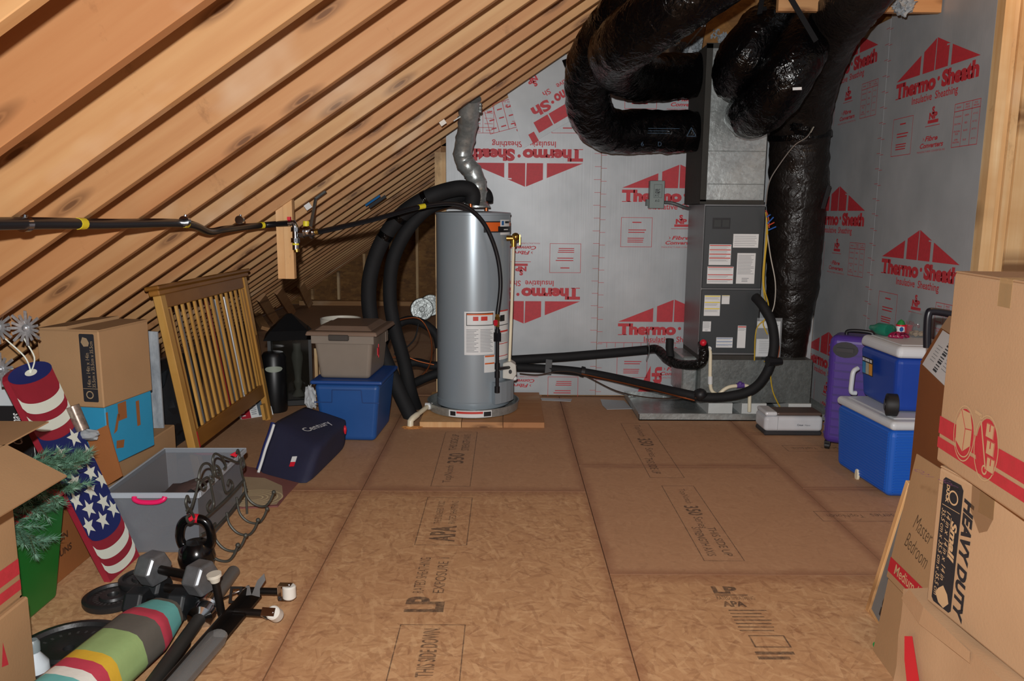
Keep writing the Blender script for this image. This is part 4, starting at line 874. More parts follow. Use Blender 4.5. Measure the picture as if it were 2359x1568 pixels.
q.ring(.06, .066, .018, .018, .004, .0016, TXT); q.text('DUCK', .035, .038, .045, .012, z=.0016, M=TXT, bold=.05); q.rect(.088, .028, .0895, .094, .0016, TXT)
q.flat([(.30, .045), (.315, .035), (.335, .05), (.34, .07), (.32, .088), (.30, .08), (.285, .062)], .0016, TXT); obj('print', q, M_TANP, bp)
q = MB(MHD); q.text('Q21', .03, -.09, .06, .02, z=0, M=frame((0, S14+.0012, 0), (1, 0, 0), (0, 0, -1)), shear=.3); obj('marker_writing', q, ink('marker_violet', '7a4a7a', .7, .4), bd); q = MB(MHD); q.text('Ser', .10, -.07, .06, .02, z=0, M=frame((0, S14+.0012, 0), (1, 0, 0), (0, 0, -1)), shear=.3); obj('marker_writing', q, ink('marker_violet', '7a4a7a', .7, .4), bd)
q = MB(MHD); q.flat([(.125, .355), (.20, .355), (.205, .30), (.19, .265), (.165, .25), (.13, .29)], .0012); obj('tape_patch', q, glassy('old_tape', '8a6a4c', .5, .3), bd)
# big top carton with red stripes
MBB = face_frame(1.075, 1.868, .892, rad(-5)); LB, HB = .46, .472
t = thing('moving_carton', (1.3, 1.65, .892), 'large tan cardboard carton with red stripes and hand-truck emblem atop the stack', 'box')
bd = carton(t, MBB, LB, HB, .46, M_KRAFT)
q = MB(MBB); q.rect(.001, .072, LB, .115, .001); q.rect(.001, .036, LB, .063, .001); q.disc(.125, .105, .042, .058, .0012); q.disc(.225, .10, .045, .066, .0012); pr_ = obj('print', q, M_RED, bd)
q = MB(MBB)
q.ring(.125, .105, .048, .066, .003, .0022); q.flat([(.085, .125), (.105, .158), (.145, .158), (.158, .128), (.158, .085), (.125, .062), (.09, .08)], .0018); q.ring(.125, .085, .036, .036, .003, .0024, a0=PI, a1=2*PI)
q.ring(.225, .10, .051, .074, .003, .0022); q.line(.19, .165, .232, .055, .005, .0022); q.line(.165, .168, .195, .165, .007, .0022); q.ring(.228, .052, .011, .011, .004, .0024)
for i in range(3): q.rect(.218+i*.008, .125-i*.036, .25+i*.008, .157-i*.036, .0018)
obj('emblem', q, M_TANP, pr_)
q = MB(MBB); q.line(.105, .158, .13, .118, .0022, .0026); q.line(.13, .118, .158, .122, .0022, .0026); q.line(.13, .118, .127, .064, .0022, .0026)
for i in range(3): q.rect(.232+i*.008, .14-i*.036, .236+i*.008, .155-i*.036, .0026); q.outline(.218+i*.008, .125-i*.036, .25+i*.008, .157-i*.036, .0015, .0026)
obj('emblem_lines', q, M_RED, pr_)
# tall narrow carton
a0 = V((1.626, 3.0, 0)); a1 = V((1.435, 2.42, 0)); du = (a1-a0); ang = math.atan2(du.x, -du.y)
MT = face_frame(a0.x, a0.y, 0, ang); LT = du.length
t = thing('tall_carton', (1.7, 2.7, 0), 'tall brown carton with a white shipping label on its slanted flap', 'box')
q = MB(MT); q.bb(0, LT, 0, .925, -.30, 0); obj('body', q, M_KRAFT3, t, bevel=.005)
q = MB(MT); q.hexa([V(p) for p in ((0, .926, .0), (LT, .926, 0), (LT, .926, -.006), (0, .926, -.006), (.0, 1.065, -.06), (LT, 1.065, -.06), (LT, 1.065, -.066), (0, 1.065, -.066))]); fl_ = obj('flap', q, M_KRAFT3, t)
q = MB(MT); q.hexa([V(p) for p in ((.0, 1.066, -.06), (LT, 1.066, -.06), (LT, 1.066, -.067), (0, 1.066, -.067), (.02, 1.115, -.08), (LT, 1.115, -.08), (LT, 1.115, -.087), (.02, 1.115, -.087))]); obj('flap', q, M_KRAFT, t)
ML = MT @ frame((.06, .928, .0015), (1, 0, 0), V((0, .139, -.06)))
sticker(t, ML, .42, .148, prints=[(M_BLK, lambda b: [b.rect(.17, .012+.0105*i, .23, .012+.0105*i+(.004 if i % 3 else .0075)) for i in range(11)] + [b.rect(.26, .125, .285, .137), b.rect(.30, .125, .325, .137)]), (M_PAPERINK, lambda b: (b.bars(.06, .03, .14, .10, 6, .2), b.bars(.26, .03, .38, .10, 6, .2)))], name='shipping_label')
q = MB(); q.tube(catmull([PY(2136, 800, 3.25), PY(2136, 760, 3.25), PY(2139, 724, 3.25), PY(2150, 717, 3.25), PY(2200, 725, 3.25)], 6), .016, 10); hd = tag(obj('pull_handle', q, mat('14161e', .35, name='black_plastic')), 'black plastic pull handle standing up behind the tall brown carton', 'handle')
# flattened carton leaning there, and a framed sign
t = thing('flattened_carton', (1.3, 2.2, 0), 'flattened carton marked Master Bedroom above a red Medium stripe', 'cardboard')
P0, P1 = V((1.285, 2.50, 0)), V((1.335, 2.53, .285)); dn = V((-.035, -.53, 0))
q = MB(); e = V((.006, 0, 0)); q.hexa([P0, P0+dn, P0+dn+e, P0+e, P1, P1+dn, P1+dn+e, P1+e]); obj('panel', q, M_KRAFT2, t)
F0, F1 = V((1.308, 2.50, .275)), V((1.37, 2.50, .712)); MFp = frame(F0, (-.04, -1, 0), F1-F0)
q = MB(MFp); q.bb(0, .53, 0, .441, -.005, 0); fo = obj('flap', q, M_KRAFT2, t, bevel=.001)
q = MB(MFp); q.rect(0, .022, .53, .072, .001); pr_ = obj('print', q, mat('b3202c', .6, name='red_stripe'), fo)
q = MB(MFp); q.text('Medium /', .045, .032, .16, .034, z=.0018, bold=.01); obj('print', q, M_TANP, pr_)
q = MB(MFp); q.text('Master', .06, .225, .12, .05, z=.0012, shear=.25, bold=-.01, M=Matrix.Rotation(-.12, 4, 'Z')); q.text('Bedroom', .045, .15, .15, .05, z=.0012, shear=.25, bold=-.01, M=Matrix.Rotation(-.12, 4, 'Z')); obj('marker_writing', q, ink('marker', '4a3a2c', .85, .3), fo)
t = thing('framed_sign', (1.43, 2.5, 0), 'grey sign in a thin wooden frame leaning behind the flattened carton', 'sign')
S0, S1 = PZ(1993, 1402, .0), PX(2086, 1105, 1.425); _v = (S1-S0).normalized(); _u = V((-.02, -1, 0)); _u = _u-_v*_u.dot(_v); MS = frame(S0, _u, S1-S0); HS = (S1-S0).length; LS = .62
q = MB(MS); q.bb(.02, LS, .02, HS, -.02, -.008); pn_ = obj('panel', q, mat('6d6f6f', .6, name='sign_grey'), t)
q = MB(MS); q.bb(0, .025, 0, HS, -.03, 0); q.bb(.025, LS, 0, .025, -.03, 0); q.bb(.025, LS, HS-.025, HS, -.03, 0); obj('frame', q, M_POST, t, bevel=.002)
q = MB(MS); q.text('re', 0, 0, .2, .09, z=-.007, M=frame((.17, .05, 0), (0, 1, 0), (-1, 0, 0)), bold=.03); obj('lettering', q, mat('2e2622', .6), pn_)
# ---- coolers
M_CB = mat('1f5fc0', .38, var=.04, vs=2, name='cooler_blue'); M_CB2 = mat('17409c', .38, var=.04, vs=2, name='cooler_navy'); M_LID = mat('c9ced2', .4, var=.03, name='cooler_white')
t = thing('cooler', (2.2, 4.28, 0), 'large ribbed blue cooler with a white lid on the floor', 'cooler')
A_, B_, C_, D_ = V((2.035, 3.965, 0)), V((2.42, 3.965, 0)), V((2.42, 4.56, 0)), V((1.998, 4.55, 0))
ex = .02
def grow(p, dx, z): c = V((2.21, 4.26, 0)); d = (p-c); d.normalize(); r_ = p+d*dx; r_.z = z; return r_
q = MB(); q.hexa([grow(p, -.015, .002) for p in (A_, B_, C_, D_)]+[grow(p, .012, .375) for p in (A_, B_, C_, D_)]); body = obj('body', q, M_CB, t, bevel=.035, segs=4)
q = MB(); q.hexa([grow(p, .02, .376) for p in (A_, B_, C_, D_)]+[grow(p, .016, .425) for p in (A_, B_, C_, D_)]); lid = obj('lid', q, M_LID, t, bevel=.022, segs=4)
q = MB(); q.hexa([grow(p, -.05, .4255) for p in (A_, B_, C_, D_)]+[grow(p, -.06, .431) for p in (A_, B_, C_, D_)]); obj('lid_panel', q, M_LID, lid, bevel=.004)
for i in range(22):
    z = .03+i*.0155; f_ = z/.375; pa = [grow(p, -.015+.027*f_+.0015, z) for p in (D_, A_, B_)]
    d1_ = (pa[1]-pa[0]).normalized(); d2_ = (pa[2]-pa[1]).normalized()
    q = MB(); q.bar(pa[0]+d1_*.05, pa[1]-d1_*.03, .004, .006); q.bar(pa[1]+d2_*.03, pa[2]-d2_*.05, .004, .006); obj('rib', q, M_CB, body)
pd = PX(1975, 1093, 2.02); q = MB(); q.prism([(.017*math.cos(a), .034*math.sin(a)) for a in [i*PI/9 for i in range(18)]], .014, frame(pd+V((.006, 0, 0)), (0, -1, 0), (0, 0, 1))); obj('drain_plug', q, M_PVC, t)
q = MB(); hp = V((2.35, 3.945, .33)); q.tube(catmull([hp+V((.05, .02, .02)), hp+V((0, -.025, .025)), hp+V((-.015, -.03, -.01)), hp+V((-.015, -.03, -.06))], 5), .012, 10); obj('handle', q, M_LID, t)
t = thing('wheeled_cooler', (2.26, 4.3, .43), 'dark blue wheeled cooler with white lid stacked on the ribbed cooler', 'cooler')
A2, B2, C2, D2 = V((2.10, 4.10, 0)), V((2.44, 4.06, 0)), V((2.46, 4.52, 0)), V((2.10, 4.55, 0)); cc2 = (A2+B2+C2+D2)/4
def g2(p, k_, z): r_ = cc2+(p-cc2)*k_; r_.z = z; return r_
q = MB(); q.hexa([g2(p, .88, .436) for p in (A2, B2, C2, D2)]+[g2(p, 1.0, .735) for p in (A2, B2, C2, D2)]); body = obj('body', q, M_CB2, t, bevel=.03, segs=4)
q = MB(); q.hexa([g2(p, 1.03, .736) for p in (A2, B2, C2, D2)]+[g2(p, .98, .80) for p in (A2, B2, C2, D2)]); lid = obj('lid', q, M_LID, t, bevel=.025, segs=4)
q = MB(); q.hexa([g2(p, .8, .8005) for p in (A2, B2, C2, D2)]+[g2(p, .78, .804) for p in (A2, B2, C2, D2)]); obj('lid_panel', q, M_LID, lid)
wc = PY(2055, 932, 4.06); q = MB(); q.tube([wc+V((-.03, .008, 0)), wc+V((-.026, .006, 0)), wc+V((.022, -.006, 0)), wc+V((.026, -.008, 0))], [.052, .06, .06, .052], 24); wl = obj('wheel', q, mat('151515', .6, name='tyre'), t)
q = MB(); q.cyl(wc+V((-.03, .01, 0)), wc+V((-.036, .012, 0)), .03); obj('hub', q, M_STEELB, wl)
p1, p2_ = PX(1966, 905, 2.075), PX(1972, 845, 2.075)
q = MB(); q.tube(catmull([PX(1976, 848, 2.09), PX(1966, 856, 2.06), PX(1962, 880, 2.055), PX(1961, 902, 2.06), PX(1972, 905, 2.09)], 5), .014, 10); obj('side_handle', q, M_LID, t)
aS, bS = PX(1987, 842, 2.086), PX(2013, 852, 2.088)
Ms = frame(PX(1987, 844, 2.082), (0.02, -1, 0), (-.06, 0, 1)); 
q = MB(Ms); q.bb(0, .125, -.035, .065, 0, .0015); sk = obj('sticker', q, M_BLK, t)
for x0, x1, c in ((.004, .042, '2e7fb5'), (.044, .082, 'a9a99a'), (.084, .121, 'd9962f')):
    q = MB(Ms); q.rect(x0, -.031, x1, .035, .0022); obj('print', q, mat(c, .5), sk)
q = MB(Ms); q.rect(.006, .042, .03, .058, .0024); q.rect(.036, .042, .085, .058, .0024); q.rect(.092, .042, .116, .058, .0024); obj('print', q, M_LID, sk)
# things on the cooler lid
ZL = .805
p = PZ(2030, 772, ZL); t = thing('green_bottle', p, 'small green glass bottle lying on the white cooler lid', 'bottle')
q = MB(frame(p+V((0, 0, .036)), (0, 0, 1), (1, .4, 0))); q.lathe([(.001, -.05), (.03, -.05), (.036, -.04), (.036, .02), (.02, .05), (.014, .08), (.001, .08)], 20); obj('body', q, glassy('green_glass', '1f7a62', .75, .1), t)
q = MB(); q.blob(p+V((.06, .02, .03)), .03, .3, 3, 3, 2); obj('wrap', q, mat('1d5a48', .4), t)
p = PZ(2074, 766, ZL); t = thing('patterned_cup', p, 'white cup with red rims and blue picture on the cooler lid', 'cup')
q = MB(Matrix.Translation(p)); q.lathe([(.001, 0), (.024, 0), (.026, .045), (.024, .045), (.022, .005), (.001, .005)], 20); cb = obj('body', q, M_WHITE, t)
q = MB(Matrix.Translation(p)); q.lathe([(.0265, .0), (.0265, .008)], 20); q.lathe([(.0275, .04), (.0275, .05)], 20); obj('rim', q, M_REDP, t)
q = MB(); q.disc(0, 0, .012, .014, 0, frame(p+V((-.008, -.0262, .024)), (1, 0, 0), (0, 0, 1))); obj('picture', q, M_BLUEL, cb)
q = MB(Matrix.Translation(p+V((0, 0, .05)))); q.lathe([(.024, 0), (.015, .02), (.001, .03)], 12); obj('cap', q, mat('1e7a3a', .5), t)
p = PZ(2092, 768, ZL); q = MB(Matrix.Translation(p)); q.lathe([(.001, 0), (.016, 0), (.024, .05), (.022, .05), (.015, .004), (.001, .004)], 18); tag(obj('red_cup', q, M_REDP), 'small plain red plastic cup between the patterned cup and the glass', 'cup')
p = PZ(2070, 778, ZL); q = MB()
for i in range(9):
    a = i*.7; q.tube(catmull([p+V((0, 0, .01)), p+V((.03*math.cos(a), .02*math.sin(a), .03)), p+V((.055*math.cos(a+.3), .03*math.sin(a+.3), .012)), p+V((.035*math.cos(a+.8), .03*math.sin(a+.8), .008))], 5), .008, 6, flat=.35)
tag(obj('ribbon_bow', q, mat('8a1240', .35, name='magenta_ribbon')), 'crumpled magenta ribbon bow on the white cooler lid', 'ribbon')
p = PZ(2112, 775, ZL); t = thing('glass_cloche', p, 'clear upturned glass bowl with shells inside on the cooler lid', 'glass')
q = MB(Matrix.Translation(p)); q.lathe([(.056, 0), (.06, .03), (.057, .08), (.046, .125), (.038, .15), (.036, .15), (.044, .124), (.054, .08), (.057, .03), (.053, 0)], 28); obj('bowl', q, glassy('clear_glass', '7d8688', .14, .02), t)
for i in range(5):
    q = MB(); q.blob(p+V((.026*math.cos(i*1.3), .026*math.sin(i*1.3), .018)), .018, .3, 3, 2, i, (1, 1, .8)); obj('shell', q, mat('9a8468', .6), t)
# ---- purple suitcase
t = thing('suitcase', (2.22, 4.86, 0), 'purple hard-shell suitcase standing beside the coolers', 'suitcase')
MSu = loc_rot((2.235, 4.86, 0), rad(-32)); M_PUR = mat('4a3488', .35, var=.05, name='purple_shell')
q = MB(MSu); q.bb(-.16, .16, -.11, .11, .045, .745); body = obj('shell', q, M_PUR, t, bevel=.045, segs=5)
q = MB(MSu)
for i in range(12): q.bb(-.12, .12, -.1125, -.109, .10+i*.052, .112+i*.052)
for i in range(12): q.bb(-.1625, -.159, -.075, .075, .10+i*.052, .112+i*.052)
obj('groove_rib', q, mat('3c2a74', .4), body)
q = MB(MSu)
for x, y_ in ((-.13, -.08), (.13, -.08), (-.13, .08), (.13, .08)): q.cyl((x-.014, y_, .023), (x+.014, y_, .023), .022, n=14); q.bb(x-.018, x+.018, y_-.012, y_+.012, .02, .055)
obj('wheel', q, mat('151517', .5), t)
q = MB(MSu); q.tube(catmull([(-.075, -.01, .74), (-.07, -.01, .765), (0, -.01, .772), (.07, -.01, .765), (.075, -.01, .74)], 5), .012, 10); obj('top_handle', q, mat('17181c', .4), t)
q = MB(MSu @ frame((-.06, -.112, .66), (1, 0, 0), (0, 0, 1))); q.prism([(.075*math.cos(a)*1.0, .05*math.sin(a)) for a in [i*PI/8 for i in range(16)]], .006); rec = obj('grip_recess', q, mat('121218', .5), t)
q = MB(MSu @ frame((-.06, -.119, .66), (1, 0, 0), (0, 0, 1))); q.bb(-.05, .05, -.012, .012, 0, .014); obj('grip', q, mat('24242a', .4), rec)
# ---- craft cutting machine
t = thing('cutting_machine', (1.98, 5.24, 0), 'white electronic cutting machine with a brown top on the floor', 'machine')
q = MB(); q.bb(1.768, 2.17, 5.15, 5.36, .03, .135); body = obj('body', q, mat('c9ccd0', .3, name='white_plastic'), t, bevel=.025, segs=4)
q = MB(); q.bb(1.772, 2.166, 5.156, 5.354, .0, .032); obj('base', q, mat('2d2e31', .5), t, bevel=.008)
q = MB(); q.bb(1.86, 2.165, 5.17, 5.34, .1355, .158); obj('top_cover', q, mat('5b4a42', .4), t, bevel=.01, segs=2)
q = MB(); q.bb(1.772, 1.858, 5.156, 5.354, .136, .165); obj('end_cap', q, mat('d4d7da', .3), t, bevel=.02, segs=3)
q = MB(frame((1.99, 5.1492, .07), (1, 0, 0), (0, 0, 1))); q.text('Cricut', 0, 0, .042, .014, bold=.03); q.text('Maker', .052, 0, .04, .011); obj('print', q, mat('565b62', .5), body)
q = MB(); q.bb(1.856, 1.858, 5.1485, 5.15, .035, .135); obj('seam', q, mat('8d9094', .5), body)
q = MB(); q.prism([(0, 0), (.025, .006), (.032, .022), (.015, .03), (.006, .018)], .002, Matrix.Translation(PZ(2012, 1490, .001))); tag(obj('green_scrap', q, mat('1f9a4a', .5)), 'tiny scrap of green plastic on the floor by the flattened carton', 'scrap')
# ================================================================== LEFT-HAND PILE
def quad_frame(BL, BR, TL): return (V(BL), V(BR)-V(BL), V(TL)-V(BL))
# ---- foreground cartons by the left edge
Ml = frame((-1.47, 2.26, 0), (0, 1, 0), (0, 0, 1))
t = thing('moving_carton', (-1.75, 1.95, 0), 'plain tan carton on floor under the open-flap carton', 'box')
q = MB(); q.bb(-1.95, -1.468, 1.6, 2.262, 0, .315); obj('body', q, M_KRAFT2, t, bevel=.005)
q = MB(frame((-1.4675, 1.95, .16), (0, 1, 0), (0, 0, 1))); q.flat([(.10, 0), (.12, .1), (.13, .09), (.15, .02), (.14, 0)]); q.flat([(.16, .01), (.175, .08), (.19, .0)]); obj('print', q, M_RED, t)
t = thing('open_carton', (-1.75, 1.95, .316), 'tan carton with red stripes and drooping open flaps', 'box')
q = MB(); 
for a in ((-1.95, -1.484, 1.62, 1.628, .316, .80), (-1.95, -1.484, 2.246, 2.254, .316, .80), (-1.95, -1.942, 1.62, 2.254, .316, .80), (-1.492, -1.484, 1.62, 2.254, .316, .80), (-1.95, -1.484, 1.62, 2.254, .316, .322)): q.bb(*a)
bd = obj('body', q, M_KRAFT2, t)
q = MB(); q.hexa([V(p) for p in ((-1.484, 1.62, .796), (-1.315, 1.6, .700), (-1.315, 2.255, .700), (-1.484, 2.254, .796), (-1.484, 1.62, .801), (-1.313, 1.6, .705), (-1.313, 2.255, .705), (-1.484, 2.254, .801))]); obj('flap', q, M_KRAFT2, t)
q = MB(); q.hexa([V(p) for p in ((-1.95, 2.254, .795), (-1.488, 2.254, .795), (-1.50, 2.50, .80), (-1.95, 2.50, .80), (-1.95, 2.254, .80), (-1.488, 2.254, .80), (-1.50, 2.50, .805), (-1.95, 2.50, .805))]); obj('flap', q, M_KRAFT2, t)
q = MB(frame((-1.483, 1.62, .316), (0, 1, 0), (0, 0, 1))); q.rect(0, .075, .634, .125); q.rect(0, .025, .634, .058); obj('print', q, M_RED, bd)
# ---- green bin with artificial fir branches
t = thing('green_bin', (-1.93, 2.66, 0), 'tapered green plastic bin with a red rim holding fir branches', 'bin')
q = MB(); bp_ = [V(p) for p in ((-2.08, 2.5, 0), (-1.745, 2.5, 0), (-1.745, 2.86, 0), (-2.08, 2.86, 0))]; tp_ = [V(p) for p in ((-2.12, 2.46, .40), (-1.70, 2.46, .40), (-1.70, 2.90, .40), (-2.12, 2.90, .40))]
q.hexa(bp_+tp_); obj('body', q, mat('0f6a26', .4, var=.05, name='green_plastic'), t, bevel=.012, segs=2)
q = MB(); q.hexa([p+V((0, 0, .401)) - V((0, 0, p.z)) for p in tp_]+[V((p.x, p.y, .43)) for p in tp_]); obj('rim', q, M_REDP, t, bevel=.008)
M_FIR = mat('587f68', .5, var=.35, vs=40, name='fir_needles')
def branch(p, d, L, name_label, n=9, seed=0):
    rg = random.Random(seed); d = V(d).normalized(); q = MB(); st_ = MB(); p = V(p)
    side = d.cross(V((0, 0, 1))).normalized(); twigs = [(p, d, L)]
    for i in range(n):
        f = .2+.75*i/n; s_ = 1 if i % 2 else -1
        twigs.append((p+d*L*f, (d*.7+side*s_*.75+V((0, 0, rg.uniform(-.25, .25)))).normalized(), L*(.55-.3*f)))
    for o, dd, l_ in twigs:
        st_.tube([o, o+dd*l_], [.004, .002], 5)
        u_ = dd.orthogonal().normalized(); w2 = dd.cross(u_)
        for k_ in range(int(l_*1000)):
            f = rg.random(); a = rg.random()*2*PI; rr = .028*rg.uniform(.7, 1.1)
            b0 = o+dd*l_*f; tip = b0+(u_*math.cos(a)+w2*math.sin(a))*rr+dd*.02
            e_ = (tip-b0).cross(dd).normalized()*.0018
            q.add([b0-e_, b0+e_, tip], [(0, 1, 2)])
    return q, st_
t = thing('fir_branches', (-1.75, 2.68, .432), 'frosted green artificial fir branches spilling over the green bin', 'artificial branch')
for i, (p, d, L) in enumerate((((-1.86, 2.62, .52), (1, .3, -.05), .33), ((-1.82, 2.72, .50), (.8, .5, .2), .28), ((-1.80, 2.55, .50), (1, .1, -.8), .26), ((-1.9, 2.8, .52), (.9, .35, .1), .30), ((-1.84, 2.5, .50), (.8, .1, -.5), .20), ((-1.86, 2.68, .52), (.9, .3, .3), .26), ((-1.84, 2.6, .52), (1, .2, -.3), .26))):
    q, st_ = branch(p, d, L, '', seed=i+3); b_ = obj('needles', q, M_FIR, t); b_['kind'] = 'stuff'; obj('twig', st_, mat('3b4a30', .7), t)
# ---- brown carton row
t = thing('brown_carton', (-1.97, 3.1, 0), 'low brown carton with dark print standing behind the green bin', 'box')
q = MB(); q.bb(-2.2, -1.80, 2.93, 3.27, 0, .36); bd = obj('body', q, M_KRAFT3, t, bevel=.005)
q = MB(frame((-1.7992, 2.95, .10), (0, 1, 0), (0, 0, 1))); q.text('SUN', .02, .06, .09, .03, bold=.03); q.text('SUNS', .02, .0, .11, .03, bold=.03); obj('print', q, mat('4a2c17', .7), bd)
fpz = [PY(x, y_, 3.30) for x, y_ in ((197, 1002), (248, 978), (262, 1030), (282, 1096), (240, 1122))]
q = MB(); q.prism([(p.x, p.z) for p in fpz], -.006, frame((0, 3.30, 0), (1, 0, 0), (0, 0, 1))); obj('flap', q, M_KRAFT3, t)
t = thing('base_carton', (-2.0, 3.7, 0), 'brown carton on the floor carrying the blue carton and the marbled board', 'box')
q = MB(); q.bb(-2.28, -1.775, 3.32, 4.08, 0, .355); obj('body', q, M_KRAFT2, t, bevel=.005)
MB14 = face_frame(0, 0, 0, 0)
def rface(x, y_, z, a): return frame((x, y_, z), (math.sin(a), math.cos(a), 0), (0, 0, 1))    # face that looks right; origin near lower corner, u away from camera
Mb = rface(-1.765, 3.36, .356, rad(9))      # n = u x v
t = thing('blue_carton', (-1.95, 3.52, .356), 'bright blue carton with torn brown patches under the fourteen-inch carton', 'box')
q = MB(Mb); q.bb(.005, .345, 0, .272, -.345, -.003); bd = obj('body', q, mat('2b8fb8', .6, var=.05, name='blue_card'), t, bevel=.004)
for pts in ([(.09, .19), (.15, .19), (.15, .27), (.09, .27)], [(.05, .14), (.075, .15), (.10, .22), (.085, .225)], [(.06, .07), (.11, .06), (.12, .095), (.065, .105)], [(.22, .13), (.245, .13), (.245, .25), (.22, .25)], [(.006, .0), (.06, .0), (.05, .05)], [(.006, .12), (.02, .12), (.02, .25), (.006, .25)]):
    q = MB(Mb); q.flat(pts, -.0015); obj('torn_patch', q, M_KRAFT3, bd)
t = thing('fourteen_inch_carton', (-1.95, 3.52, .63), 'tan carton with a black 14in x 14in size label atop the blue carton', 'box')
Mc = rface(-1.765, 3.355, .629, rad(9))
q = MB(Mc); q.bb(0, .356, 0, .342, -.30, 0); bd = obj('body', q, M_KRAFT3 if False else M_KRAFT2, t, bevel=.005)
q = MB(Mc); q.hexa([V(p) for p in ((0, .343, -.30), (0, .343, -.15), (.356, .343, -.15), (.356, .343, -.30), (0, .347, -.30), (0, .36, -.15), (.356, .36, -.15), (.356, .347, -.30))]); obj('flap', q, M_KRAFT2, t)
q = MB(Mc); q.bb(.0, .356, .343, .347, -.146, 0); obj('flap', q, M_KRAFT2, t)
nf = Mc.to_3x3() @ V((0, 0, 1)); Mfront = frame(Mc @ V((-.0008, 0, -.356)), nf, (0, 0, 1))
q = MB(Mfront); q.flat([(.262, .03), (.266, .026), (.33, .026), (.334, .03), (.334, .325), (.33, .329), (.266, .329), (.262, .325)], .0002); bp = obj('print_panel', q, M_BLACKINK, bd)
TT = frame((.262, .026, .001), (0, 1, 0), (-1, 0, 0)); TT = frame((.334, .03, .001), (0, 1, 0), (-1, 0, 0))
q = MB(Mfront); q.text('14in x 14in x 14in', .065, .03, .15, .018, M=TT); q.text('35.5cm x 35.5cm x 35.5cm', .062, .008, .205, .016, M=TT); q.rect(.055, 0, .057, .07, 0, TT); q.ring(.028, .04, .018, .018, .005, 0, TT); q.flat([(.245, .03), (.26, .025), (.28, .035), (.285, .055), (.262, .064), (.243, .052)], 0, TT); obj('print', q, mat('9a8466', .8, name='tan_print_dim'), bp)
# silver tinsel roll and bag peeking out beside it
t = thing('tinsel_roll', (-1.95, 3.32, .36), 'roll of silver tinsel standing beside the blue carton', 'tinsel')
q = MB(); c0, c1 = PY(190, 990, 3.22), PY(166, 935, 3.22); q.cyl(c0, c1, .028, n=16); obj('roll', q, mat('8d7f74', .3, .6, var=.4, vs=60, name='tinsel'), t)
q = MB(); q.blob(PY(195, 1000, 3.24), .05, .35, 4, 3, 5, (1.3, .6, .5)); obj('bag', q, glassy('clear_bag', 'aab0b4', .7, .2), t)
# black printed box and white box behind
t = thing('black_box', (-2.25, 3.45, 0), 'black box with white lettering in the eave behind the firecracker decoration', 'box')
q = MB(); q.bb(-2.5, -2.02, 3.3, 3.31, 0, .65); q.bb(-2.5, -2.30, 3.31, 3.6, 0, .62); bd = obj('body', q, M_BLK, t)
q = MB(frame((-2.10, 3.2992, .50), (0, 0, 1), (-1, 0, 0))); q.text('Christmas', -.02, 0, .14, .045, bold=.01, shear=.2); q.rect(-.1, -.05, .14, -.047); obj('print', q, M_WHITE, bd)
q = MB(); q.bb(-2.42, -2.06, 3.312, 3.318, .30, .78); tag(obj('foam_board', q, mat('c9d0d4', .6)), 'pale foam panel leaning behind the black box in the eave', 'panel')
# marbled board
q = MB(); p0, p1, p2_, p3 = [PY(x, y_, 4.02) for x, y_ in ((333, 1012), (402, 1012), (402, 740), (338, 772))]
zb = .357
q.prism([(p0.x, zb), (-1.80, zb), (-1.80, .87), (-1.95, .88), (p3.x, .85)], -.012, frame((0, 4.0, 0), (1, 0, 0), (0, 0, 1)))
tm_ = NT('marbled_board'); nzm = tm_.noise(tm_.mapping((1, 1, .35)), 14, 8, .7); tm_.l(tm_.ramp(nzm.outputs[0], [(.35, '7d858c'), (.6, 'a3aab0'), (.75, 'b4babf')]), tm_.b.inputs['Base Color']); tm_.set(Roughness=.5)
tag(obj('marbled_board', q, tm_.m), 'grey marbled board standing on the brown carton beside the crib panel', 'board')
# ---- crib side panel
BL, BR, TL, TR_ = PZ(459, 1112), PZ(622, 963), PY(352, 648, 4.16), PY(556, 612, 5.41)
t = thing('crib_panel', (BL+BR)/2, 'wooden crib side with vertical slats leaning against the rafters', 'crib panel')
U_ = BR-BL; nC = (U_.cross(TL-BL)).normalized()
def CB(u, v, w_=0.0):
    a = BL.lerp(BR, u); c = TL.lerp(TR_, u); return a.lerp(c, v) - nC*w_*(-1)
def cbox(u0, u1, v0, v1, w0, w1):
    q = MB(); q.hexa([CB(u0, v0, w0), CB(u1, v0, w0), CB(u1, v0, w1), CB(u0, v0, w1), CB(u0, v1, w0), CB(u1, v1, w0), CB(u1, v1, w1), CB(u0, v1, w1)]); return q
WU = U_.length
lw = .062/WU
obj('leg', cbox(0, lw, 0, .93, -.022, .022), M_CRIB, t, bevel=.004); obj('leg', cbox(1-lw, 1, 0, .93, -.022, .022), M_CRIB, t, bevel=.004)
obj('inner_stile', cbox(lw+.002, lw+.028, .17, .86, -.012, .012), M_CRIBD, t); obj('inner_stile', cbox(1-lw-.03, 1-lw-.002, .17, .86, -.012, .012), M_CRIB, t)
obj('top_rail', cbox(lw, 1-lw, .865, .955, -.014, .014), M_CRIBD, t, bevel=.004)
q = cbox(-.03, 1.03, .958, .978, -.04, .04); obj('crown', q, M_CRIBD, t, bevel=.006); q = cbox(-.018, 1.018, .93, .957, -.03, .03); obj('crown_moulding', q, M_CRIBD, t, bevel=.006)
obj('bottom_rail', cbox(lw, 1-lw, .16, .245, -.014, .014), M_CRIBD, t, bevel=.004)
for i in range(14):
    u = lw+.045+(1-2*lw-.09)*i/13; obj('slat', cbox(u-.0085, u+.0085, .246, .864, -.007, .007), M_CRIB, t, bevel=.002)
sgn = 1 if nC.dot(V((1, -1, 0))) > 0 else -1
q = cbox(1-lw*.62, 1-lw*.36, .34, .56, sgn*.022, sgn*.026); hw = obj('slotted_plate', q, mat('6b4a33', .4, .6), t)
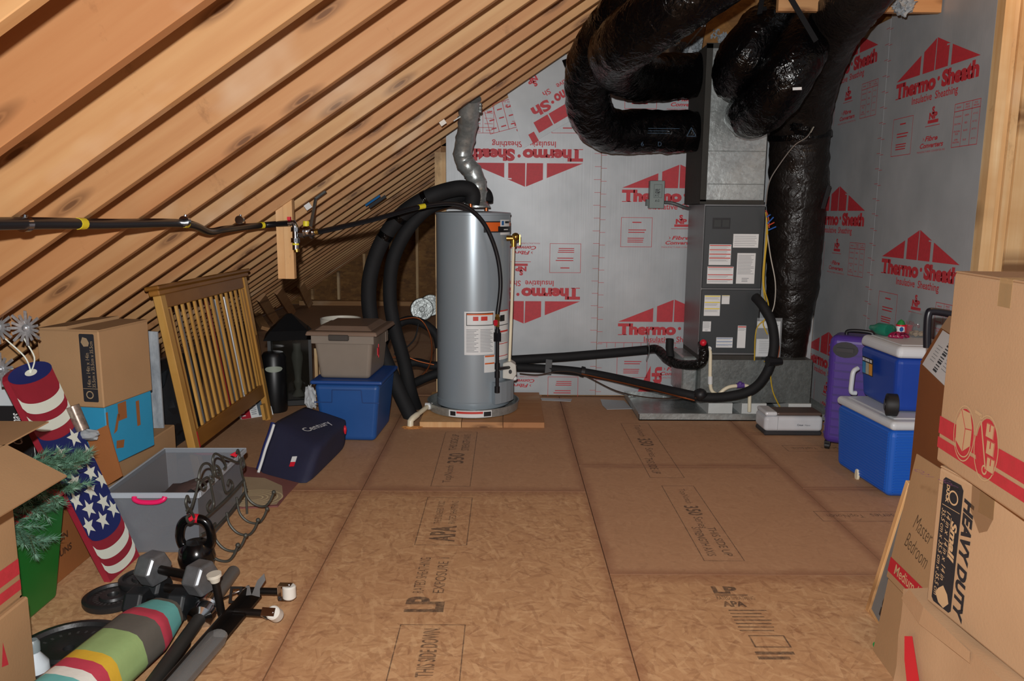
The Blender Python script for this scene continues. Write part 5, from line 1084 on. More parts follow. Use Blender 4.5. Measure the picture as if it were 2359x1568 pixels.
q = cbox(1-lw-.05, 1-lw-.012, .02, .12, -.01, .012); obj('bracket_block', q, M_CRIB, t)
q = cbox(lw*.99, lw*1.0+.02, .16, .24, sgn*.013, sgn*.0145); obj('red_tape', q, M_REDP, t)
for i, (u, c, r_, lab) in enumerate(((.16, 'a8adb2', .013, 'pale grey pole leaning behind the crib slats, at its near end'), (.24, '8f959b', .015, 'dull steel pole leaning behind the crib slats'), (.56, '8e1c26', .014, 'dark red pole leaning behind the crib slats'), (.67, 'b8bcc1', .013, 'thin bright silver pole leaning behind the crib slats'), (.78, 'c9ced3', .016, 'thick bright chrome tube leaning behind the crib slats'))):
    a = CB(u-.015, .20, -sgn*.035); c2 = CB(u, .84, -sgn*.05)
    q = MB(); q.cyl(a, c2, r_, n=12); tag(obj('pole', q, mat(c, .3, .7 if i != 2 else 0)), lab, 'pole')
q = MB(); q.bb(-2.25, -2.10, 4.5, 5.3, 0, .52); q.blob((-2.1, 4.9, .3), .2, .4, 3, 3, 3, (.4, 1.6, 1.2)); tag(obj('dark_bag', q, mat('1c2024', .6, bump=.5, bs=30)), 'dark bag slumped in the eave behind the crib panel', 'bag')
# carton of printed sheets under the crib
t = thing('printed_carton', PZ(575, 962), 'white printed carton with a red end lying under the crib rail', 'box')
Mp = frame(PZ(557, 966, .001), V((.45, .35, 0)), V((-.12, .25, .42))); q = MB(Mp); q.bb(0, .235, 0, .16, -.05, 0); bd = obj('body', q, M_WHITE, t)
q = MB(Mp); q.rect(0, 0, .07, .16, .001); rr_ = obj('print', q, mat('a3182a', .5), bd); q = MB(Mp); q.text('TOX', .01, .03, .1, .045, z=.0018, M=frame((.065, .0, 0), (0, 1, 0), (-1, 0, 0)), bold=.02); obj('print', q, M_WHITE, rr_)
q = MB(Mp); q.bars(.08, .02, .125, .14, 8, .3, .001); q.bars(.175, .02, .205, .14, 8, .3, .001); q.bars(.212, .02, .23, .14, 8, .35, .001); q.rect(.13, .01, .168, .14, .001); obj('print', q, mat('55616a', .6), bd)
# ---- firecracker decoration (painted wooden cut-out)
fBL, fBR, fTL, fTR = PZ(255, 1340), PZ(322, 1280), PY(18, 876, 2.98), PY(118, 842, 3.227)
t = thing('firecracker_decoration', (fBL+fBR)/2, 'wooden firecracker cut-out painted with stars and stripes, leaning on the rafters', 'decoration')
fn_ = (fBR-fBL).cross(fTL-fBL).normalized()
if fn_.dot(V((1, -1, 0))) < 0: fn_ = -fn_
def FC(u, v, w_=0.0): return fBL.lerp(fBR, u).lerp(fTL.lerp(fTR, u), v) + fn_*w_
ARC = .055
def arcp(u): return -ARC*math.sqrt(max(0, 1-(2*u-1)**2))
def band(v0, v1, c0, c1, w_):   # between two arcs; c = curvature factor
    N = 20; vs = []
    for i in range(N+1):
        u = i/N; vs += [FC(u, v0+c0*arcp(u), w_), FC(u, v1+c1*arcp(u), w_)]
    q = MB(); q.add(vs, [(2*i, 2*i+2, 2*i+3, 2*i+1) for i in range(N)]); return q
M_NAVY = mat('16235f', .45, var=.05, name='navy_paint'); M_CRIM = mat('8f2030', .5, var=.08, vs=12, name='crimson_paint'); M_CREAM = mat('d9dfd2', .5, var=.03, name='cream_paint')
N = 20; top = [(i/N, 1-arcp(i/N)*.8) for i in range(N, -1, -1)]; outl = [(0, 0), (1, 0)] + top
q = MB(); vs = [FC(u, v, 0) for u, v in outl]+[FC(u, v, -.025) for u, v in outl]; k_ = len(outl)
q.add(vs, [tuple(range(k_)), tuple(range(2*k_-1, k_-1, -1))] + [(i, (i+1) % k_, k_+(i+1) % k_, k_+i) for i in range(k_)]); brd = obj('board', q, M_CRIM, t)
obj('stripe', band(.735, .23, 1, 1, .0012), M_NAVY, t)
for v0, v1 in ((.865, .915), (.78, .827), (.137, .184), (.062, .10)): obj('stripe', band(v0, v1, 1, 1, .0012), M_CREAM, t)
q = MB(); q.add([FC(.5+.5*math.cos(a), 1+.8*ARC*math.sin(a)*1.0, .0015) for a in [2*PI*i/28 for i in range(28)]], [tuple(range(28))]); obj('top_disc', q, M_NAVY, t)
q = MB(); q.add([FC(.5+.14*math.cos(a), 1+.26*ARC*math.sin(a), .0028) for a in [2*PI*i/20 for i in range(20)]], [tuple(range(20))]); obj('fuse_hole', q, M_CREAM, t)
ln = (fTL-fBL).length; wdt = (fBR-fBL).length
for su, sv in ((.30, .615), (.75, .655), (.10, .55), (.52, .545), (.92, .56), (.30, .475), (.75, .475), (.12, .40), (.55, .40), (.93, .42), (.32, .335), (.72, .325), (.12, .27), (.5, .255), (.88, .27)):
    s_ = .042; pts = []
    for i in range(10):
        r_ = s_ if i % 2 == 0 else s_*.42; a = PI/2+i*PI/5
        pts.append(FC(min(.995, max(.005, su+r_*math.cos(a)/wdt)), sv+r_*math.sin(a)/ln, .0022))
    q = MB(); q.add([FC(su, sv, .0022)]+pts, [(0, 1+i, 1+(i+1) % 10) for i in range(10)]); obj('star', q, M_CREAM, t)
M_SPK = mat('b7babd', .3, .6, var=.3, vs=60, name='glitter')
for (px, py), mid in (((60, 755), (75, 800)), ((-5, 752), (30, 790)), ((2, 850), (30, 835))):
    c = PY(px, py, 3.08); base = FC(.5, 1.0, .003); q = MB(); q.tube(catmull([base, base.lerp(c, .35)+V((.02, 0, .0)), base.lerp(c, .75)+V((-.015, 0, .01)), c], 6), .003, 6); wv = obj('wire', q, M_CREAM, t)
    q = MB(); q.sphere(c, .016, 8)
    for i in range(15):
        a = i*2*PI/15+.2; d = RT*math.cos(a)+V((0, 0, 1))*math.sin(a); L_ = .07 if i % 2 else .055; q.bar(c, c+d*L_+V((0, -.01, 0)), .011, .003, (0, 1, 0))
    obj('burst', q, M_SPK, wv)
# ---- clear tote with pink handles
def tote(t, M, w_, d, h, tap, wall, m, floor_t=.006):
    def ringp(k_, z): return [V((-w_/2*k_, -d/2*k_, z)), V((w_/2*k_, -d/2*k_, z)), V((w_/2*k_, d/2*k_, z)), V((-w_/2*k_, d/2*k_, z))]
    o0, o1 = ringp(tap, 0), ringp(1, h); ki = 1-2*wall/min(w_, d); i0, i1 = ringp(tap*ki, floor_t), ringp(ki, h)
    q = MB(M); q.add(o0+o1+i1+i0, [(3, 2, 1, 0), (12, 13, 14, 15)] + sum([[(i, (i+1) % 4, 4+(i+1) % 4, 4+i), (4+i, 4+(i+1) % 4, 8+(i+1) % 4, 8+i), (8+i, 8+(i+1) % 4, 12+(i+1) % 4, 12+i)] for i in range(4)], []))
    return obj('body', q, m, t, bevel=.012, segs=2)
MTo = loc_rot((-1.535, 3.555, .001), rad(1)); M_CLR = glassy('frosted_plastic', '858a91', .48, .35)
t = thing('clear_tote', (-1.535, 3.555, 0), 'frosted clear plastic tote without lid with pink handles', 'tote')
tote(t, MTo, .40, .64, .285, .92, .004, M_CLR)
q = MB(MTo)
for a in ((-.21, .21, -.33, -.318, .262, .287), (-.21, .21, .318, .33, .262, .287), (-.212, -.20, -.318, .318, .262, .287), (.20, .212, -.318, .318, .262, .287)): q.bb(*a)
obj('rim', q, glassy('rim_plastic', 'b9c2cb', .75, .3), t, bevel=.003)
for y_ in (-.335, .335):
    q = MB(MTo); q.tube(catmull([(-.065, y_, .272), (-.06, y_*1.02, .262), (-.03, y_*1.03, .252), (.03, y_*1.03, .252), (.06, y_*1.02, .262), (.065, y_, .272)], 4), .011, 10); obj('handle', q, mat('e0185f', .4, name='pink_plastic'), t)
t2 = thing('glove_pile', (-1.5, 3.5, .01), 'dark brown gloves heaped inside the frosted tote', 'gloves')
q = MB(MTo @ Matrix.Translation((.0, .0, .10))); q.blob((0, 0, 0), .15, .4, 2.5, 3, 6, (1.0, 1.5, .6)); obj('heap', q, mat('4a3733', .8, bump=.4, bs=40), t2)
for i in range(4):
    q = MB(MTo); q.tube(catmull([(-.02+.03*i, -.02, .16), (.04+.03*i, .04, .185), (.09+.025*i, .09, .20-.01*i)], 4), .014, 8); obj('finger', q, mat('4a3733', .8, bump=.4, bs=40), t2)
q = MB(MTo); q.blob((.08, -.06, .12), .07, .3, 3, 3, 9); obj('cuff', q, mat('16171a', .8), t2)
# ---- wrought iron coat rack leaning on the tote
XR = -1.285
t = thing('iron_coat_rack', PX(500, 1280, XR), 'scrolled wrought iron coat rack with hooks leaning against the frosted tote', 'coat rack')
M_IRON = mat('4a4a44', .5, .4, var=.15, vs=20, name='wrought_iron')
def rack(pts, r=.006, n=6): q = MB(); q.tube(catmull([PX(x, y_, XR) for x, y_ in pts], n), r, 8); return q
def rod2(name, pts, r=.006): obj(name, rack(pts, r), M_IRON, t)
rod2('cross_bar', [(470, 1195), (520, 1150), (562, 1105)]); rod2('cross_bar', [(484, 1228), (530, 1180), (568, 1127)]); rod2('cross_bar', [(462, 1232), (480, 1222), (496, 1205)])
for nm, pts in (('scroll', [(452, 1105), (462, 1105), (474, 1116), (470, 1128), (461, 1120), (465, 1108), (480, 1100), (488, 1130), (492, 1160), (484, 1178), (477, 1166), (485, 1152)]),
                ('scroll', [(484, 1096), (490, 1100), (487, 1112), (492, 1105), (485, 1072), (470, 1068), (460, 1085), (456, 1115), (447, 1150), (438, 1172), (428, 1160), (431, 1142), (436, 1152)]),
                ('scroll', [(500, 1085), (506, 1090), (501, 1098), (494, 1090), (497, 1072), (508, 1085), (518, 1130), (530, 1130), (536, 1115), (528, 1105), (524, 1117)]),
                ('scroll', [(516, 1080), (520, 1072), (510, 1052), (495, 1045), (490, 1062), (496, 1090), (505, 1100)]),
                ('scroll', [(511, 1050), (530, 1058), (548, 1064), (552, 1050), (548, 1036), (545, 1044)]),
                ('scroll', [(552, 1050), (556, 1076), (563, 1072), (560, 1056), (555, 1062), (556, 1085), (562, 1105)]),
                ('scroll', [(430, 1176), (436, 1172), (448, 1195), (436, 1204), (430, 1192), (437, 1186)])):
    rod2(nm, pts, .0055)
for i, (a, lo) in enumerate((((490, 1215), (513, 1262)), ((522, 1180), (545, 1225)), ((545, 1145), (563, 1200)), ((562, 1105), (585, 1168)), ((470, 1240), (492, 1298)))):
    S = PX(*a, XR); z0 = max(.012, S.z-.13)
    tip = V((S.x+.15, S.y-.02, min(S.z-.02, z0+.075)))
    q = MB(); q.tube(catmull([S, V((S.x+.012, S.y-.005, z0+.05)), V((S.x+.05, S.y-.01, z0+.008)), V((S.x+.10, S.y-.015, z0)), V((S.x+.13, S.y-.02, z0+.03)), tip], 6), .006, 8); h_ = obj('hook', q, M_IRON, t)
    q = MB(); q.sphere(tip, .0105, 10); obj('ball_tip', q, M_IRON, h_)
q = MB(); q.tube([PX(478, 1216, XR), V((XR, PX(478, 1216, XR).y, .0))], .006, 8); q.tube([PX(566, 1120, XR), V((XR, PX(566, 1120, XR).y, .0))], .006, 8); obj('wall_foot', q, M_IRON, t)
p = PX(545, 1046, XR-.02); q = MB(); q.prism([(-.03, 0), (0, -.012), (.012, .012), (0, .016)], .01, frame(p, (1, 0, 0), (0, 0, 1))); obj('red_clip', q, M_REDP, t)
# ---- rug
t = thing('rug', PZ(610, 1130), 'beige rug with a maroon border and ring pattern lying on the floor', 'rug')
rp = [PZ(x, y_, .0) for x, y_ in ((520, 1060), (575, 1078), (640, 1088), (692, 1108), (662, 1140), (640, 1168), (560, 1172), (470, 1165))]
q = MB(); q.prism([(p.x, p.y) for p in rp], .007, Matrix.Translation((0, 0, .0006))); obj('pile', q, mat('7c4b45', .9, bump=.4, bs=200, name='maroon_rug'), t)
rq = [PZ(x, y_, .0) for x, y_ in ((520, 1108), (560, 1101), (610, 1104), (650, 1122), (652, 1145), (638, 1164), (560, 1170), (480, 1162))]
q = MB(); q.prism([(p.x, p.y) for p in rq], .0015, Matrix.Translation((0, 0, .0078))); fld = obj('field', q, mat('a08d70', .9, bump=.4, bs=200, name='beige_rug'), t)
q = MB(); c = PZ(585, 1150, 0)
for r_ in (.05, .075, .10, .125, .15): q.ring(c.x, c.y, r_, r_*.8, .008, .0098)
obj('rings', q, mat('c8b48c', .9), fld)
# ---- navy folded bag
t = thing('navy_bag', PZ(690, 1070), 'slouched navy fabric bag lettered Century with a white zip', 'bag')
hx = [PZ(588, 1091), PZ(705, 1121), PZ(800, 1026), PZ(660, 1000)]; hx[3] = hx[0]+(hx[2]-hx[1])*1.0
tx_ = [PY(628, 968, 4.52), PY(738, 1028, 4.28), PY(802, 964, 4.84), PY(702, 932, 4.95)]
q = MB(); gridn = 6
def tri(u, v, w_):
    b_ = hx[0].lerp(hx[1], u).lerp(hx[3].lerp(hx[2], u), v); c2 = tx_[0].lerp(tx_[1], u).lerp(tx_[3].lerp(tx_[2], u), v); p = b_.lerp(c2, w_)
    k_ = noise.noise(p*9)*.018*w_; return p+V((k_, -k_, k_*.8))
def skin(q, fn, n_=8):
    o = [fn(i/n_, j/n_) for i in range(n_+1) for j in range(n_+1)]
    q.add(o, [(i*(n_+1)+j, (i+1)*(n_+1)+j, (i+1)*(n_+1)+j+1, i*(n_+1)+j+1) for i in range(n_) for j in range(n_)], True)
skin(q, lambda a, b_: tri(a, b_, 1)); skin(q, lambda a, b_: tri(a, 0, b_)); skin(q, lambda a, b_: tri(1, a, b_)); skin(q, lambda a, b_: tri(1-a, 1, b_)); skin(q, lambda a, b_: tri(0, 1-a, b_))
M_NFAB = mat('20223c', .75, var=.12, vs=5, bump=.25, bs=120, name='navy_fabric')
o = obj('shell', q, M_NFAB, t); mm = o.modifiers.new('w', 'WELD'); mm.merge_threshold = .0008; mm = o.modifiers.new('s', 'SMOOTH'); mm.factor = .5; mm.iterations = 5
q = MB(); za = [tri(.07, .0, k_)+V((-.004, -.006, .002)) for k_ in (.04, .25, .5, .75, .95)]; q.tube(catmull(za, 4), .008, 8); obj('zip', q, M_WHITE, t)
q = MB(); q.tube(catmull([tri(.02, .03, k_)+V((-.004, .004, .002)) for k_ in (.05, .25, .5, .75, .94)], 4), .014, 10); obj('zip_piping', q, mat('1b2560', .6, name='blue_piping'), t)
ut = (tri(.95, .75, 1)-tri(.55, .35, 1)); o3 = tri(.62, .32, 1)
Mct = frame(tri(.70, .16, 1)+V((0, -.004, .012)), tri(.9, .85, 1)-tri(.66, .28, 1), tri(.3, .5, 1)-tri(.66, .28, 1)); q = MB(Mct); q.text('Century', 0, 0, .26, .07, bold=.01); obj('lettering', q, M_WHITE, t)
pf0 = tri(.6, 0, .42); Mfl = frame(pf0+V((-.0, -.02, .004)), tri(.75, 0, .5)-pf0, tri(.6, 0, .8)-pf0); q = MB(Mfl); q.bb(0, .03, 0, .035, 0, .004); ft = obj('flag_tag', q, M_WHITE, t); q = MB(Mfl); q.bb(0, .03, -.028, 0, 0, .004); obj('flag_tag_red', q, M_REDP, t)
pr2 = tri(1, .88, .72); q = MB(); q.blob(pr2+V((.004, -.004, 0)), .03, .2, 2, 2, 1, (.35, .6, 1)); obj('red_buckle', q, M_REDP, t)
# ---- stacked totes
MTb = loc_rot((-1.015, 5.20, 0), rad(-3)); t = thing('blue_tote', (-1.015, 5.2, 0), 'blue plastic storage tote on the floor under the grey tote', 'tote')
M_TB = mat('1f4f8f', .45, var=.05, name='tote_blue')
q = MB(MTb); k0 = (.18, .22); q.hexa([V((a*.175, b_*.23, .001)) for a, b_ in ((-1, -1), (1, -1), (1, 1), (-1, 1))]+[V((a*.215, b_*.26, .385)) for a, b_ in ((-1, -1), (1, -1), (1, 1), (-1, 1))]); bd = obj('body', q, M_TB, t, bevel=.03, segs=4)
q = MB(MTb); q.bb(-.235, .235, -.275, .275, .386, .412); obj('lid', q, mat('1c468a', .45, var=.04, name='tote_blue_lid'), t, bevel=.012, segs=3)
q = MB(MTb); q.hexa([V((a*.09, -.243-.0*b_, z)) for a, b_, z in ((-1, 0, .2), (1, 0, .2), (1, 1, .2), (-1, 1, .2))] + [V((a*.10, -.255, z)) for a, z in ((-1, .33), (1, .33), (1, .33), (-1, .33))]); 
q = MB(MTb); q.line(-.215, -.0, -.1, 0, .008, 0, frame((0, -.2515, .265), (1, 0, 0), (0, -.07, 1))); q.line(-.1, 0, -.095, .085, .008, 0, frame((0, -.2515, .265), (1, 0, 0), (0, -.07, 1))); q.line(-.095, .085, .095, .085, .008, 0, frame((0, -.2515, .265), (1, 0, 0), (0, -.07, 1))); q.line(.095, .085, .1, 0, .008, 0, frame((0, -.2515, .265), (1, 0, 0), (0, -.07, 1))); q.line(.1, 0, .21, 0, .008, 0, frame((0, -.2515, .265), (1, 0, 0), (0, -.07, 1))); obj('moulded_step', q, mat('183f78', .5), bd)
MTg = loc_rot((-1.035, 5.21, .4125), rad(-4)); t = thing('grey_tote', (-1.035, 5.21, .4125), 'translucent taupe storage tote with lid on top of the blue tote', 'tote')
M_TG = mat('857b70', .35, var=.08, vs=4, name='taupe_plastic')
q = MB(MTg); q.hexa([V((a*.165, b_*.21, .0)) for a, b_ in ((-1, -1), (1, -1), (1, 1), (-1, 1))]+[V((a*.195, b_*.24, .29)) for a, b_ in ((-1, -1), (1, -1), (1, 1), (-1, 1))]); bd = obj('body', q, M_TG, t, bevel=.025, segs=4)
q = MB(MTg); q.hexa([V((a*.235, b_*.28, .291)) for a, b_ in ((-1, -1), (1, -1), (1, 1), (-1, 1))]+[V((a*.225, b_*.27, .318)) for a, b_ in ((-1, -1), (1, -1), (1, 1), (-1, 1))]); ld = obj('lid', q, mat('7b6657', .4, var=.05, name='taupe_lid'), t, bevel=.008, segs=2)
q = MB(MTg); q.hexa([V((a*.19, b_*.23, .3185)) for a, b_ in ((-1, -1), (1, -1), (1, 1), (-1, 1))]+[V((a*.15, b_*.19, .345)) for a, b_ in ((-1, -1), (1, -1), (1, 1), (-1, 1))]); obj('lid_dome', q, mat('7b6657', .4, var=.05), ld, bevel=.008, segs=2)
q = MB(MTg); q.bb(-.08, .05, -.284, -.262, .262, .30); obj('latch', q, mat('3d3833', .5), t, bevel=.004)
q = MB(MTg); q.bb(.235, .24, -.05, .02, .22, .29); q.bb(-.205, .205, -.246, -.24, .235, .29); obj('collar', q, M_TG, t, bevel=.003)
p = MTg @ V((.195, -.15, .17)); q = MB(); q.prism([(0, 0), (.04, .0), (.04, -.02), (.07, .025), (.04, .07), (.04, .05), (0, .05)], .004, frame(p+V((.012, -.02, -.02)), (0, 1, 0), (0, 0, 1))); ar = tag(obj('red_arrow_sticker', q, M_REDP), 'red arrow tag stuck to the side of the grey tote', 'tag')
# white bucket
t = thing('white_bucket', PZ(776, 905), 'white plastic bucket standing behind the stacked totes', 'bucket')
c = V((-1.31, 6.15, 0)); q = MB(Matrix.Translation(c)); q.lathe([(.001, 0), (.13, 0), (.155, .60), (.16, .62), (.16, .655), (.15, .655), (.146, .62), (.12, .01), (.001, .01)], 32); obj('body', q, mat('d9d3c4', .5, name='bucket_white'), t)
q = MB(); q.sphere(c+V((-.02, -.157, .635)), .016, 8); obj('handle_ear', q, M_BLK, t)
# ---- black lantern
LX, LY = -1.69, 6.05
t = thing('lantern', (LX, LY, 0), 'tall black metal lantern with glass panes and white candle inside', 'lantern')
M_LB = mat('101113', .45, var=.1, name='lantern_black'); Mn = loc_rot((LX, LY, 0), rad(14))
q = MB(Mn); q.bb(-.165, .165, -.165, .165, 0, .05); obj('base', q, M_LB, t, bevel=.006)
for sx in (-1, 1):
    for sy in (-1, 1): q = MB(Mn); q.bb(sx*.15-.012, sx*.15+.012, sy*.15-.012, sy*.15+.012, .05, .52); obj('corner_post', q, M_LB, t)
q = MB(Mn); q.hexa([V((a*.19, b_*.19, .52)) for a, b_ in ((-1, -1), (1, -1), (1, 1), (-1, 1))]+[V((a*.14, b_*.14, .585)) for a, b_ in ((-1, -1), (1, -1), (1, 1), (-1, 1))]); obj('eave', q, M_LB, t)
q = MB(Mn); q.hexa([V((a*.135, b_*.135, .586)) for a, b_ in ((-1, -1), (1, -1), (1, 1), (-1, 1))]+[V((a*.02, b_*.02, .70)) for a, b_ in ((-1, -1), (1, -1), (1, 1), (-1, 1))]); obj('roof', q, M_LB, t)
M_PANE = glassy('smoky_pane', '20201c', .45, .08)
for a in range(4):
    q = MB(Mn @ Matrix.Rotation(a*PI/2, 4, 'Z')); q.bb(-.137, .137, -.152, -.149, .052, .518); obj('pane', q, M_PANE, t)
cd_ = thing('candle', Mn @ V((.05, .0, .05)), 'white candle on a holder inside the black lantern', 'candle')
q = MB(Mn @ Matrix.Translation((.05, -.02, .0505))); q.lathe([(.001, 0), (.05, 0), (.04, .02), (.02, .05), (.035, .11), (.025, .13), (.03, .2), (.045, .3), (.04, .34), (.03, .36), (.03, .42), (.001, .42)], 18); obj('wax', q, mat('b5b8a8', .5), cd_)
t = thing('dark_canister', PZ(637, 935), 'black cylindrical canister with white oval label in front of the lantern', 'canister')
c = V((-1.735, 5.75, 0)); q = MB(Matrix.Translation(c)); q.lathe([(.001, 0), (.085, 0), (.09, .02), (.09, .42), (.07, .45), (.001, .46)], 28); bd = obj('body', q, mat('0d0e10', .4), t)
q = MB(); 
vs_ = []
for i in range(17):
    f = -1+2*i/16; ang_ = rad(16)+.75*f; hz = .022*math.sqrt(max(0, 1-f*f))+.0005
    vs_ += [V((c.x+.0915*math.sin(ang_), c.y-.0915*math.cos(ang_), .335-hz)), V((c.x+.0915*math.sin(ang_), c.y-.0915*math.cos(ang_), .335+hz))]
q.add(vs_, [(2*i, 2*i+2, 2*i+3, 2*i+1) for i in range(16)], True); obj('label', q, mat('9aa294', .5), bd)
t = thing('chrome_torch', PZ(638, 952), 'slim black and chrome flashlight standing by the crib leg', 'flashlight')
c = PZ(637, 950); q = MB(Matrix.Translation(c)); q.lathe([(.001, 0), (.018, 0), (.018, .19), (.001, .19)], 16); obj('body', q, mat('131416', .2), t)
q = MB(Matrix.Translation(c)); q.lathe([(.0185, .0), (.0185, .012)], 16); q.lathe([(.0185, .17), (.019, .2), (.01, .215), (.001, .215)], 16); obj('trim_ring', q, M_CHROME, t)
p = PZ(660, 930); q = MB(); q.blob(p+V((0, 0, .018)), .022, .3, 3, 2, 3, (1.3, 1, .7)); tag(obj('paper_wad', q, M_WHITE), 'small crumpled white paper wad on the floor by the lantern', 'paper')
p = V((-1.47, 5.75, .0)); q = MB(); q.blob(p+V((.0, 0, .1)), .05, .5, 4, 3, 3, (.8, .8, 1.8)); tag(obj('white_ornament', q, mat('cfd3d6', .3)), 'white ornament between the lantern and the stacked totes', 'ornament')
for i, x in enumerate((-1.53, -1.495)):
    q = MB(); q.bb(x-.012, x+.012, 6.2, 6.22, 0, .40-.03*i); tag(obj('wood_strip', q, M_PINE), ('taller' if i == 0 else 'shorter')+' narrow wooden strip standing behind the lantern', 'wood strip', 'wood strips behind the lantern')
# ================================================================== WEIGHTS, UMBRELLA, BED FRAME (left foreground floor)
M_CAST = mat('2a2a2b', .42, .3, var=.2, vs=14, bump=.15, bs=80, name='cast_iron')
def hexhead(q, c, d, r, l_):
    d = V(d).normalized(); c = V(c); q.tube([c-d*l_/2, c-d*l_*.38, c+d*l_*.38, c+d*l_/2], [r*.86, r, r, r*.86], 6, smooth=False)
def dumbbell(a, b_, r, l_, label, m):
    a, b_ = V(a), V(b_); d = (b_-a).normalized(); t = thing('dumbbell', (a+b_)/2-V((0, 0, r)), label, 'dumbbell')
    for c in (a, b_): q = MB(); hexhead(q, c, d, r, l_); obj('head', q, m, t, bevel=.003)
    q = MB(); q.cyl(a, b_, .0165, n=14); obj('grip', q, M_STEELB if m is not M_CAST else M_GALVD, t)
rz_ = .052
dumbbell(PZ(318, 1388, rz_), PZ(415, 1392, rz_), rz_/math.cos(PI/6)*.99, .07, 'black rubber hex dumbbell on the floor nearest the umbrella', mat('15191c', .55, var=.1, name='rubber_black'))
dumbbell(PZ(362, 1352, rz_), PZ(452, 1358, rz_), rz_/math.cos(PI/6)*.99, .07, 'black rubber hex dumbbell on the floor under the steel dumbbell', mat('15191c', .55, var=.1, name='rubber_black'))
dumbbell(PZ(352, 1308, .155), PZ(462, 1330, .155), .066, .075, 'bare grey steel hex dumbbell resting on the black ones', mat('7a7d80', .4, .6, var=.2, vs=20, name='hex_steel'))
# kettlebell
kb = PZ(455, 1312); t = thing('kettlebell', kb, 'glossy black kettlebell with red tape on its handle', 'kettlebell')
M_KB = mat('0a0a0b', .18, var=.05, name='kettlebell_enamel')
q = MB(Matrix.Translation(kb)); q.lathe([(.001, 0), (.05, 0), (.068, .02), (.075, .06), (.068, .10), (.045, .125), (.001, .13)], 28); obj('body', q, M_KB, t)
Rk = RT.copy(); Rk.z = 0; Rk.normalize(); hk = [kb+Rk*x+V((0, 0, z)) for x, z in ((-.05, .10), (-.066, .145), (-.055, .20), (-.025, .225), (.025, .225), (.055, .20), (.066, .145), (.05, .10))]
q = MB(); hkc = catmull(hk, 6); q.tube(hkc, .0185, 14); hh_ = obj('handle', q, M_KB, t)
q = MB(); q.tube(hkc[18:24], .0192, 14); obj('red_tape', q, M_REDP, hh_)
# plates
def plate(c, r, th_, label, tilt=(0, 0)):
    c = V(c); t = thing('weight_plate', c, label, 'weight plate'); M = loc_rot(c+V((0, 0, .001)), 0, rad(tilt[0]), rad(tilt[1]))
    q = MB(M); q.lathe([(.018, 0), (r, 0), (r+.004, th_*.3), (r+.004, th_*.8), (r*.95, th_), (r*.86, th_), (r*.82, th_*.65), (r*.48, th_*.65), (r*.44, th_*.95), (r*.2, th_*.95), (.018, th_*.8), (.018, 0)], 44); b_ = obj('disc', q, M_CAST, t)
    q = MB(M)
    for i in range(26):
        a = i*2*PI/26; q.rect(-.004, -.008, .004, .008, 0, Matrix.Rotation(a, 4, 'Z') @ Matrix.Translation((0, r*.6, th_*.66)))
    obj('raised_numerals', q, mat('4c4c4c', .5, .4), b_)
    return t
plate(PZ(262, 1384), .105, .03, 'small black cast iron weight plate beside the dumbbells')
plate(PZ(300, 1372)+V((.03, .05, .031)), .085, .028, 'small black weight plate stacked half over another beside the dumbbells')
plate(PZ(160, 1510), .185, .035, 'large black weight plate lying flat by the umbrella')
# white bottle
c = PZ(84, 1566); t = thing('white_bottle', c, 'white plastic spray bottle with grey cap standing by the carton', 'bottle')
q = MB(Matrix.Translation(c)); q.lathe([(.001, 0), (.04, 0), (.042, .01), (.04, .06), (.018, .095), (.018, .1), (.001, .1)], 22); obj('body', q, mat('c9d3da', .4), t)
q = MB(Matrix.Translation(c+V((0, 0, .1)))); q.lathe([(.02, 0), (.02, .03), (.014, .04), (.001, .04)], 14); obj('cap', q, mat('7e8a8d', .4), t)
# folded striped beach umbrella
ua, ub = PZ(380, 1412, .092), PZ(80, 1668, .092); ud = (ub-ua).normalized(); UL = (ub-ua).length
t = thing('folded_umbrella', (ua+ub)/2-V((0, 0, .08)), 'folded beach umbrella with teal, red, green and yellow stripes', 'umbrella')
def urad(s_): return .07+.033*min(1, s_/.14)
ucut = [0]+[(PZ(x, y_, .092)-ua).dot(ud)/UL for x, y_ in ((374, 1419), (338, 1448), (315, 1468), (275, 1504), (213, 1556), (190, 1575), (166, 1596), (146, 1615))]+[1]
for s0, s1, c in zip(ucut, ucut[1:], ('5a554c', '62a8a4', 'b0384a', '57534c', '8aa36a', 'c9a32f', 'b0384a', 'd0cfc6', '62a8a4')):
    ps = [s0+(s1-s0)*i/6 for i in range(7)]
    q = MB(); q.tube([ua+ud*(s_*UL) for s_ in ps], [urad(s_*UL) for s_ in ps], 22, caps=(s0 == 0 or s1 == 1), flat=.84, rf=lambda L, a, i: 1+.05*math.sin(a*5+.6)); obj('canopy_stripe', q, mat(c, .7, var=.06, vs=10, bump=.15, bs=60, name='fabric_'+c), t)
q = MB(); q.tube([ua-ud*.03, ua+ud*.0], [.02, .03], 12); obj('ferrule', q, mat('5a554c', .5), t)
q = MB(); q.bar(ua+RT*.035+V((0, 0, .03)), ua+RT*.05+ud*.045+V((0, 0, .035)), .014, .02); obj('red_tape', q, M_REDP, t)
q = MB(); pr_ = PZ(296, 1437); q.lathe([(.018, .0), (.02, .004), (.014, .008), (.012, .004), (.018, 0)], 18, Matrix.Translation(pr_)); tag(obj('metal_ring', q, M_GALVD), 'small metal ring on the floor beside the umbrella', 'ring')
